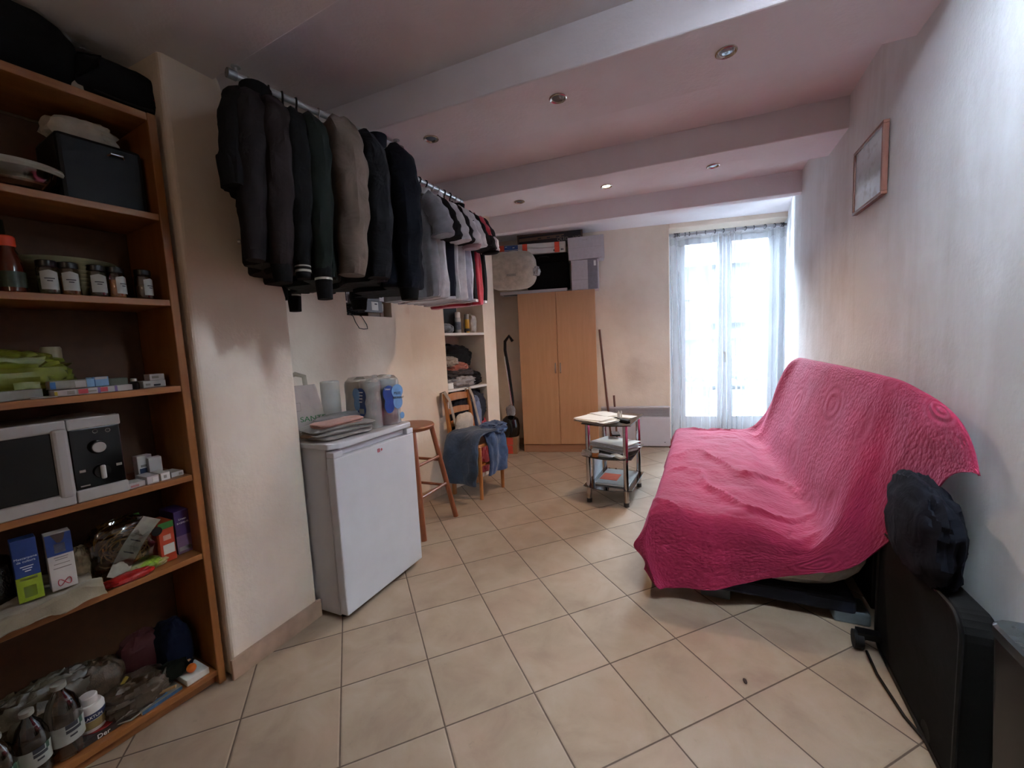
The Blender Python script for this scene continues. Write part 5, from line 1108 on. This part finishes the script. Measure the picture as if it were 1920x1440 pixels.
G1 = 't-shirts on the second rail'
S = [('grey t-shirt, first on the second rail next to the padded jacket', .36, gy, gy, dict(hem=None)),
     ('white t-shirt with black sleeves, second on the second rail', .43, wh_, bk_, dict(cuff=None)),
     ('navy polo shirt with white sleeves and a thin dark line at the cuff', .505, ny, wh_, dict(hem=wh_, collar=wh_)),
     ('white t-shirt with wide black sleeves in the middle of the second rail', .57, wh_, bk_, dict()),
     ('white polo shirt with pinkish cuff bands', .635, wh_, wh_, dict(lowsl=None, cuff=K('pink_band', '#8c6a6c', .2), cufflen=.02, collar=wh_)),
     ('bluish white t-shirt with a small black label on the sleeve', .695, bw_, wh_, dict()),
     ('black t-shirt with white hem and loose black sleeves', .765, bk_, bk_, dict(hem=wh_)),
     ('red t-shirt with black sleeve ends, longest on the second rail', .83, rd_, rd_, dict(lowsl=bk_)),
     ('black and white raglan t-shirt with white sleeve ends, last on the second rail', .895, bk_, bk_, dict(hem=wh_, lowsl=wh_, cuff=bk_, cufflen=.008, collar=bk_))]
for k, (lab, s, b_, sv, kw) in enumerate(S):
    L_ = .625 if 'red' not in lab else .645
    g = garment('t_shirt', lab, 'shirt', 1, s, L_, b_, sv, short=True, seed=20 + k, bw=.215, dth=.038, turn=(-4, -2, 1, -3, 0, 2, -2, -1, -4)[k], group=G1, **kw)
    if 'small black label' in lab: MB().box((.262, -.075, -.17), (.295, -.066, -.15)).build('sleeve_label', bk_, g)

# ================================================================ contents of the small wall recess
AB = Matrix.Translation((A_.x, A_.y, 0)) @ Matrix.Rotation(ABrot, 4, 'Z')
def rec(name, label, cat, s, d, z, rot=0., group=None): v = AB @ Vector((s, d, z)); return thing(name, label, cat, (v.x, v.y, v.z + .0005), ABrot + R(rot), group=group)
M_gbox = mat('grey_box_card', '#5c5559', .5, .08); M_gbox2 = mat('silver_box_card', '#8f8a92', .4)
w_ = REC[1] - REC[0]
t = rec('box', 'dark grey flat box with a white postal label at the bottom of the wall recess', 'box', r0 + w_ * .42, .02, rz0); box('box', (0, 0, 0.03), (.18, .16, .11), M_gbox, t); box('label', (.07, -.001, .045), (.135, 0, .105), M_paper, t, bevel=0); box('writing', (.10, -.0016, .085), (.125, -.0008, .095), M_ink, t, bevel=0); box('base', (.04, .01, 0), (.16, .15, .0298), mat('brown_box', '#5b3a20', .6), t)
t = rec('box', 'small tan box with a white label at the right end of the wall recess', 'box', r0 + w_ * .80, .03, rz0); box('box', (0, 0, 0), (.035, .12, .10), mat('tan_box', '#8a6450', .6), t); box('label', (-.004, -.001, .045), (.034, 0, .095), M_paper, t, bevel=0)
t = rec('box', 'long grey box with shipping label lying across the boxes of the wall recess', 'box', r0 + w_ * .50, .03, rz0 + .111); box('box', (0, 0, 0), (.20, .15, .045), M_gbox, t); box('label', (.13, -.001, .004), (.19, 0, .042), M_paper, t, bevel=0); box('writing', (.137, -.0016, .03), (.16, -.0008, .036), M_ink, t, bevel=0)
t = rec('box', 'silver-grey box with a shiny line stacked on the left of the wall recess', 'box', r0 + w_ * .24, .01, rz0 + .09); box('box', (0, 0, 0), (.10, .14, .055), M_gbox2, t); box('shiny_line', (.025, -.001, .025), (.07, 0, .03), M_inkw, t, bevel=0)
t = rec('box', 'grey box behind, topmost of the stack in the wall recess', 'box', r0 + w_ * .12, .05, rz0 + .146); box('box', (0, 0, 0), (.12, .13, .035), M_gbox2, t)
t = rec('cable_bundle', 'bundle of dark cables at the left of the wall recess, one loop hanging out', 'cable', r0 + .06, .06, rz0)
mb = MB(); random.seed(3)
for k in range(14): mb.tube([(random.uniform(-.05, .09), random.uniform(-.045, .06), random.uniform(.004, .085)) for _ in range(4)], .004, 5)
mb.build('cables', M_black, t)
MB().tube([(-.03, -.05, .006), (-.015, -.066, -.005), (.0, -.068, -.045), (.03, -.068, -.085), (.07, -.068, -.09), (.105, -.068, -.088), (.10, -.068, -.06), (.06, -.066, -.004), (.03, -.04, .006)], .0028, 7).build('loop', M_black, t)
t = rec('device', 'white-framed small device standing on the cables at the left of the wall recess', 'device', r0 + .015, .04, rz0 + .086); box('frame', (0, 0, 0), (.04, .01, .085), M_paper, t); box('screen', (.008, -.001, .012), (.034, 0, .07), M_ink, t, bevel=0)

# ================================================================ contents of the tall niche
NB = Matrix.Translation((B_.x, B_.y, 0)) @ Matrix.Rotation(BCrot, 4, 'Z'); wn = nB - nA
def nic(name, label, cat, f, d, z, rot=0., group=None): v = NB @ Vector((nA + wn * f, d, z)); return thing(name, label, cat, (v.x, v.y, v.z + .0005), BCrot + R(rot), group=group)
t = nic('black_panel', 'tall black flat case standing at the left of the upper niche shelf', 'case', .0, .1, zs1); box('case', (.01, .0, 0), (wn * .52, .06, .40), M_black, t, bevel=.008)
t = nic('spray_can', 'white and grey spray can on the upper niche shelf', 'can', .45, .06, zs1); MB().lathe([(.027, 0), (.028, .003), (.028, .13), (.02, .145)], n=28).build('can', mat('grey_white_can', '#9a9a96', .35), t); MB().lathe([(.024, .14), (.024, .185), (.02, .19)], n=28).build('cap', M_paper, t); MB().lathe([(.0285, .03), (.0285, .10)], n=28, cap=False).build('label', mat('blue_grey_label', '#5a6470', .4, .5, 60), t)
t = nic('yellow_bottle', 'yellow bottle with grey cap beside the spray can on the upper niche shelf', 'bottle', .66, .05, zs1); MB().lathe([(.021, 0), (.022, .003), (.022, .125), (.014, .14)], n=24).build('bottle', mat('yellow_plastic', '#b98d1e', .35), t); MB().lathe([(.0225, .125), (.0225, .17), (.018, .175)], n=24).build('cap', mat('grey_cap', '#8d8a86', .4), t); MB().lathe([(.0224, .015), (.0224, .04)], n=24, cap=False).build('label', M_ink, t)
t = nic('plastic_bag', 'knotted translucent white plastic bag at the right of the upper niche shelf', 'bag', .84, .1, zs1); lump(MB(), (0, 0, 0), (.055, .06, .095), 71, .3, 2.2).build('bag', mat('milky_film', '#a59f97', .35, .2, 30, bump=.4), t)
t = nic('small_bottle', 'tiny black bottle in front of the spray can', 'bottle', .55, .02, zs1); MB().lathe([(.008, 0), (.009, .03), (.005, .04)], n=16).build('bottle', M_black, t)
t = nic('cloth', 'grey and white patterned cloth at the left end of the upper niche shelf', 'cloth', .14, .07, zs1); lump(MB(), (0, 0, 0), (.075, .06, .045), 73, .3, 2.2).build('cloth', cloth('patterned_cloth', '#5f6870', .4, 300, var=.9, fscale=14), t)
def pile(z, items):
    for i, (nm, lab, f, d, dz, sz, m, sd) in enumerate(items):
        t = nic(nm, lab, 'clothes', f, d, z + dz); lump(MB(), (0, 0, 0), (sz[0], sz[1], sz[2] * 1.3), sd, .38, 2.1, 44, 28, .8).build('cloth', m, t)
pile(zs2, [('clothing', 'grey crumpled sweater at the front of the middle niche shelf', .42, .09, 0, (.17, .10, .045), K('light_grey_sweat', '#8a8688', .8), 81),
  ('clothing', 'black trousers crumpled at the right of the middle niche shelf', .70, .16, 0, (.16, .13, .055), K('black_cotton', '#131315', .8), 82),
  ('clothing', 'brown-grey shirt lying over the grey sweater in the middle niche shelf', .40, .14, .085, (.18, .13, .04), K('brown_grey_cotton', '#3a3335', .8), 83),
  ('clothing', 'terracotta jumper folded in the heap on the middle niche shelf', .36, .09, .15, (.12, .085, .032), K('terracotta_knit', '#8c4a38', .8), 84),
  ('clothing', 'beige folded garment at the left top of the heap on the middle niche shelf', .16, .08, .20, (.10, .07, .035), K('beige_cotton', '#877a6e', .8), 85),
  ('clothing', 'black jumper on top of the heap on the middle niche shelf', .45, .2, .16, (.22, .12, .09), K('black_wool2', '#141416', .8), 86)])
t = nic('box', 'small white box at the left front edge of the middle niche shelf', 'box', .02, .01, zs2); box('box', (0, 0, 0), (.07, .05, .055), M_paper, t)
pile(.05, [('clothing', 'red garment at the right front of the lower niche heap', .82, .06, .0, (.12, .10, .20), K('red_cotton', '#8e1626', .6), 91),
  ('clothing', 'navy jacket heaped at the top of the lower niche pile', .55, .12, .46, (.24, .13, .14), K('navy_cotton', '#171a28', .9), 92),
  ('clothing', 'dark clothes filling the bottom of the lower niche', .45, .14, 0, (.24, .14, .25), K('charcoal_cotton', '#1f2027', .8), 93)])

# ================================================================ wardrobe top, beside the wardrobe
def wt_(name, label, cat, xp, yp, dy, rot=0., z=None, group=None, zoff=0.):
    """on the vertical plane dy behind the wardrobe front: left bottom corner at pixel"""
    a = R(wang); o = (WA.x - dy * math.sin(a), WA.y + dy * math.cos(a)); p = pl(xp, yp, o, wang); return thing(name, label, cat, (p.x, p.y, (p.z if z is None else z) + zoff), R(wang + rot), group=group)
def wx(x0, x1, y, dy):
    a = R(wang); o = (WA.x - dy * math.sin(a), WA.y + dy * math.cos(a)); return (pl(x1, y, o, wang) - pl(x0, y, o, wang)).xy.length
def wz(x, y, dy): a = R(wang); o = (WA.x - dy * math.sin(a), WA.y + dy * math.cos(a)); return pl(x, y, o, wang).z
# white grille panel lying on the wardrobe top
t = wt_('grille_panel', 'white slotted heater panel lying on the wardrobe, sticking out to the left', 'heater', 937, 548, .03, z=WH + .001); L_ = wx(937, 1064, 540, .03)
MB().box((0, 0, 0), (L_, .02, .035)).box((0, .18, 0), (L_, .2, .035)).box((0, .02, 0), (.02, .18, .035)).box((L_ - .02, .02, 0), (L_, .18, .035)).build('frame', M_ht, t, bevel=.003)
gm = MB()
for k in range(46): gm.box((.024 + k * (L_ - .05) / 46, .0205, .004), (.024 + k * (L_ - .05) / 46 + .005, .179, .032))
gm.build('slats', mat('grey_slats', '#57575c', .5), t)
zg = WH + .037
t = wt_('bedding_bag', 'cream duvet rolled in a clear zipped bag on the left of the wardrobe top', 'bag', 960, 520, -.10, z=zg); r_ = (wz(950, 478, .05) - zg) / 2; hw = wx(909, 1003, 510, -.1) / 2
def bagr(u, v):
    a = 2 * PI * u; x = (v - .5) * 2; e = max(0, 1 - abs(x) ** 4.5) ** .42; k = 1 + .03 * fbm((math.cos(a) * 2, math.sin(a) * 2, x * 2), 1.3, 5)
    return (x * hw, r_ * .78 * e * math.cos(a) * k, r_ + r_ * e * math.copysign(abs(math.sin(a)) ** .85, math.sin(a)) * k)
mb = MB(); mb.grid(bagr, 48, 40); mb.build('duvet', cloth('cream_quilt', '#b3a797', .35), t)
box('label', (-.03, -r_ * .80, r_ * .60), (.07, -r_ * .76, r_ * .72), gr, t); mb = MB(); lump(mb, (hw * .97, -.06, r_ * .6), (.045, .05, .05), 6, .5, 3); mb.build('film_corner', mat('clear_film_corner', '#a9a8a8', .2, .2, 30, bump=.5), t)
t = wt_('suitcase', 'dark soft suitcase lying on the wardrobe between the cream bag and the white boxes', 'suitcase', 1005, 530, .1, z=WH + .001 + .036); L_ = wx(1005, 1069, 520, .1); H1 = wz(1030, 492, .1) - zg
box('body', (-.1, 0, 0), (L_ - .004, .16, H1), M_nylon, t, bevel=.02, seg=3)
t2 = wt_('suitcase', 'smaller dark bag on top of the dark suitcase under the orange-taped boxes', 'suitcase', 1005, 492, .1, z=zg + H1 + .001); H2 = wz(1030, 474, .1) - zg - H1
box('body', (-.08, .01, 0), (L_ - .02, .16, H2 - .004), M_nylon, t2, bevel=.02, seg=3); MB().tube([(.02, .0, H2 * .5), (.05, -.012, H2 * .6), (.12, -.012, H2 * .6), (.15, 0, H2 * .5)], .006, 6).build('handle', M_black, t2)
# two long flat boxes bound with orange tape, tilted
dxy = .08; x0, x1 = 929.5, 1060
t0 = math.atan2(wz(1060, 452, dxy) - wz(930, 462, dxy), wx(930, 1060, 460, dxy))
bw2, M_orange, M_dblue = M_paper, mat('orange_tape', '#d8492a', .4), mat('printed_blue_box', '#2c4a86', .4)
zb_ = wz(931, 481, dxy); zt_ = wz(930, 462, dxy); hb = (zt_ - zb_) / 2; L_ = wx(930, 1060, 465, dxy) / math.cos(t0)
for k, lab in ((0, 'lower of the two long white boxes bound with orange tape above the cream bag'), (1, 'upper of the two long white boxes bound with orange tape above the cream bag')):
    t = wt_('flat_box', lab, 'box', 931, 481, dxy, z=zb_); t.location = t.location + Vector((0, 0, k * hb * 1.0)); t.rotation_euler = (0, -t0, R(wang))
    box('box', (0, 0, .001), (L_, .16, hb), bw2, t, bevel=.002); box('blue_print', (L_ * .035, -.0008, .004), (L_ * .32, .0005, hb - .003), M_dblue, t, bevel=0)
    for a0 in (.05, .385, .845): box('orange_tape', (L_ * a0, -.0016, .0), (L_ * (a0 + .07), .001, hb + .0), M_orange, t, bevel=0)
    for a0, z_ in ((.13, .6), (.24, .4)): box('writing', (L_ * a0, -.0014, hb * z_), (L_ * (a0 + .03), -.0009, hb * (z_ + .15)), M_inkw, t, bevel=0)
    if k == 0:
        for a0, z_ in ((.83, .2), (.935, .3), (.955, .3)): box('writing', (L_ * a0, -.0014, hb * z_), (L_ * (a0 + .014), -.0009, hb * (z_ + .4)), M_ink, t, bevel=0)
# flat screen carton behind, tilted
dxy = .17; t1 = math.atan2(wz(1093, 423, dxy) - wz(973, 438, dxy), wx(972, 1094, 430, dxy)); zb_ = wz(972, 468, dxy); hb = wz(971, 439, dxy) - zb_; L_ = wx(971, 1094, 440, dxy) / math.cos(t1)
t = wt_('screen_carton', 'long brown and black flat-screen carton wedged on top under the beam', 'box', 971, 468, dxy, z=zb_); t.rotation_euler = (0, -t1, R(wang))
M_cardb = mat('carton_brown', '#6e5748', .7); box('box', (0, 0, 0), (L_, .12, hb), M_cardb, t, bevel=.003); box('black_print', (L_ * .02, -.001, hb * .0), (L_ * .975, .0, hb * .80), mat('carton_black', '#1d191d', .5), t, bevel=0); box('brown_band', (L_ * .03, -.0018, hb * .46), (L_ * .72, -.0009, hb * .66), mat('carton_band', '#78604c', .6), t, bevel=0)
box('dark_band', (L_ * .01, -.0018, hb * .84), (L_ * .975, -.0009, hb * .96), mat('carton_dark_brown', '#3c2822', .6), t, bevel=0)
text('lettering', 'QLED', .05, (L_ * .70, -.0022, hb * .34), (R(90), 0, 0), gr, t); text('lettering', 'VIO', .055, (L_ * .915, -.0022, hb * .34), (R(90), 0, 0), mat('tan_ink', '#9a8878', .6), t)
for x in (.32, .46, .60, .68): box('writing', (L_ * x, -.0024, hb * .50), (L_ * (x + .05), -.0017, hb * .58), M_ink, t, bevel=0)
# two white cartons
M_wc = mat('white_carton', '#bdb8bc', .55, .06)
zA, zB_ = wz(1072, 540, .03), wz(1072, 489, .03)
t = wt_('carton', 'white and grey carton standing on the right edge of the wardrobe top', 'box', 1072, 540, .03, z=WH + .001); L_ = wx(1072, 1124, 520, .03); H_ = wz(1095, 487, .03) - WH
box('box', (0, 0, 0), (L_, .2, H_), M_wc, t, bevel=.004); box('grey_side', (L_ * .60, -.001, .004), (L_ * .95, 0, H_ - .002), mat('carton_grey', '#77727a', .5), t, bevel=0); box('label', (L_ * .82, -.0018, H_ * .78), (L_ * .90, -.0009, H_ * .95), M_paper, t, bevel=0); box('fold_line', (0, -.0006, H_ * .34), (L_ * .6, 0, H_ * .348), gr, t, bevel=0)
t = wt_('carton', 'plain white carton, topmost at the right of the wardrobe stack', 'box', 1066, 489, .03, z=WH + H_ + .003); L2 = wx(1066, 1134, 470, .03); H2 = wz(1095, 444, .03) - WH - H_
t.rotation_euler = (0, -R(1.2), R(wang)); box('box', (0, 0, 0), (L2, .22, H2), M_wc, t, bevel=.004)
for k in range(3): MB().prism([(L2 * .42 + k * .018, H2 * .83), (L2 * .42 + k * .018 + .012, H2 * .83), (L2 * .42 + k * .018 + .006, H2 * .87)], -.0012, -.0004, axis='y').build('mark', gr, t)
box('fold_line', (0, -.0006, H2 * .52), (L2, 0, H2 * .526), gr, t, bevel=0)
# vacuum cleaner, cartons beside the wardrobe
bp = fl(944, 851); t = thing('small_carton', 'lower red and brown carton on the floor left of the wardrobe', 'box', (bp.x, bp.y, 0), R(0)); M_redc = mat('red_print_card', '#b5371f', .5); M_bc = mat('brown_card2', '#8a6746', .7)
wv = wx(944, 975, 840, 0.)
for k, lab in enumerate(('lower red and brown carton on the floor left of the wardrobe', 'upper red and brown carton on the floor left of the wardrobe')):
    if k: t = thing('small_carton', lab, 'box', (bp.x + .006, bp.y, .1055), R(0))
    box('box', (0, 0, 0), (.165, .12, .105 if not k else .09), M_bc, t); box('red_print', (.004 + .04 * k, -.001, .004), (.115, 0, .1 if not k else .085), M_redc, t, bevel=0)
t = thing('vacuum_cleaner', 'black glossy vacuum cleaner body on the two small cartons', 'vacuum cleaner', (bp.x + .085, bp.y + .08, .197)); mb = MB()
mb.lathe([(.0, 0), (.085, 0), (.10, .02), (.107, .12), (.09, .20), (.05, .235), (.0, .245)], n=36, cap=False); mb.build('body', mat('glossy_black2', '#0a0a0b', .12), t)
MB().tube([(.02, -.104, .05), (.035, -.115, .10), (.03, -.11, .16), (.0, -.085, .2)], .012, 8).build('handle', M_black, t)
MB().tube([(.02, .02, .235), (.03, .03, .40), (.0, .03, .75), (-.03, .02, 1.0), (-.02, .0, 1.10), (.03, -.0, 1.16), (.06, .03, 1.10)], .018, 10).build('hose', M_black, t); MB().tube([(.05, -.03, .24), (-.03, -.02, .93)], .0065, 10).build('wand', M_chrome, t)
t = thing('cloth', 'small grey bundle on top of the vacuum cleaner', 'cloth', (bp.x + .10, bp.y + .05, .445)); lump(MB(), (0, 0, -.0), (.05, .045, .06), 75, .3, 2.3).build('cloth', K('mid_grey_cloth', '#6e6a6a'), t)
# sticks on the right of the wardrobe
M_stick = wood('stick_wood', '#5a3526', '#6d4634', 1.5, .5)
a_, b__ = pl(1124, 618, (0, 5.0), 0), pl(1138, 762, (0, 4.90), 0); dv = (b__ - a_); bb = a_ + dv * ((0.005 - a_.z) / dv.z)
bb = Vector((b__.x + .05, 4.87, .0))
t = thing('broom_handle', 'long brown wooden stick leaning between wardrobe and heater', 'broom', bb); MB().cyl((0, 0, 0), a_ - bb, .0125, n=14).build('stick', M_stick, t)
a_ = pl(1151, 741, (0, 5.0), 0); bb = Vector((a_.x + .03, 4.90, 0)); t = thing('broom_handle', 'short brown stick end showing above the heater', 'broom', bb + Vector((0, 0, 0))); MB().cyl((0, 0, 0), Vector((a_.x, 4.985, a_.z)) - bb, .0115, n=14).build('stick', M_stick, t)

# ================================================================ sheer curtain
YC = 5.13
ct = thing('sheer_curtain', 'white sheer curtain hanging in front of the french window', 'curtain', (1.28, YC, 2.4))
cx0, cx1 = WX + .015, 1.885
def pile_x(u): return cx0 + (cx1 - cx0) * (u + .06 * math.sin(2 * PI * u) * 1. - .035 * math.sin(4 * PI * u) - .012 * math.sin(6 * PI * u))
def cfn(u, v):
    x = pile_x(u); z = 2.345 - v * 2.325
    ph = u * 2 * PI * 14 + 1.5 * fbm((u * 6, v * 1.2, 0), 1, 3)
    am = .018 * (1 + .8 * fbm((u * 5, v * .8, 3), 1, 6)) * (.45 + .55 * min(1, v * 4 + .3))
    sp_ = (v ** 1.3) * .03 * math.sin(u * 2 * PI * 2)
    return (x - 1.28 + am * .5 * math.cos(ph) + sp_, am * math.sin(ph) + .006 * fbm((u * 30, v * 3, 1), 1, 9), z - 2.4 + (.012 * math.sin(ph * .5) if v == 0 else 0))
tc_ = NT('sheer_voile'); lw_ = tc_.n('ShaderNodeLayerWeight', {'Blend': .45})
tr = tc_.n('ShaderNodeBsdfTransparent', {'Color': (1, 1, 1, 1)}); tl = tc_.n('ShaderNodeBsdfTranslucent', {'Color': (.25, .27, .31, 1)}); df = tc_.n('ShaderNodeBsdfDiffuse', {'Color': (.84, .86, .90, 1)})
m1 = tc_.n('ShaderNodeMixShader', {0: .45}); tc_.put(m1, 1, tl.outputs[0]); tc_.put(m1, 2, df.outputs[0])
den = tc_.n('ShaderNodeMapRange', {0: lw_.outputs[1], 1: 0., 2: .9, 3: .16, 4: .75}).outputs[0]
m2 = tc_.n('ShaderNodeMixShader'); tc_.put(m2, 0, den); tc_.put(m2, 1, tr.outputs[0]); tc_.put(m2, 2, m1.outputs[0])
tc_.t.links.new(m2.outputs[0], tc_.t.nodes['Material Output'].inputs[0])
MB().grid(cfn, 420, 24).build('voile', tc_.m, ct)
def hd(u, v):
    x, y, z = cfn(u, 0); return (x, y * .7, z + .03 - v * .10 + .008 * math.sin(u * 150))
MB().grid(hd, 420, 4).build('heading_tape', tc_.m, ct)
rp = thing('curtain_rail', 'pale grey round curtain rail with dark rings spanning the window recess', 'curtain rail', (WX + .002, YC, 2.395))
MB().cyl((0, 0, 0), (1.893 - WX, 0, 0), .013, n=20).build('rail', mat('rail_grey', '#a3a6ae', .4), rp)
M_ring = mat('dark_ring', '#3f414a', .4)
for xp in (1264, 1267, 1270, 1273, 1284, 1292, 1306, 1323, 1340, 1356, 1379, 1397, 1413, 1434, 1452, 1464, 1468, 1472):
    X = pl(xp, 420, (0, YC), 0).x - WX; rr = random.Random(xp).uniform(-.5, .5)
    if X > 1.17: X = 1.165 - (1472 - xp) * .003
    MB().tube([(X + .019 * math.cos(a) * math.sin(rr), .019 * math.cos(a) * math.cos(rr), .019 * math.sin(a)) for a in [i * PI / 8 for i in range(16)]], .0038, 7, closed=True).build('ring', M_ring, rp)
# small things left: speck on the floor
p = fl(1397, 1278); t = thing('floor_crumb', 'tiny dark brown crumb lying on a tile in the foreground', 'crumb', (p.x, p.y, 0)); lump(MB(), (0, 0, 0), (.006, .011, .003), 4, .3).build('crumb', mat('crumb_brown', '#2a1812', .8), t)
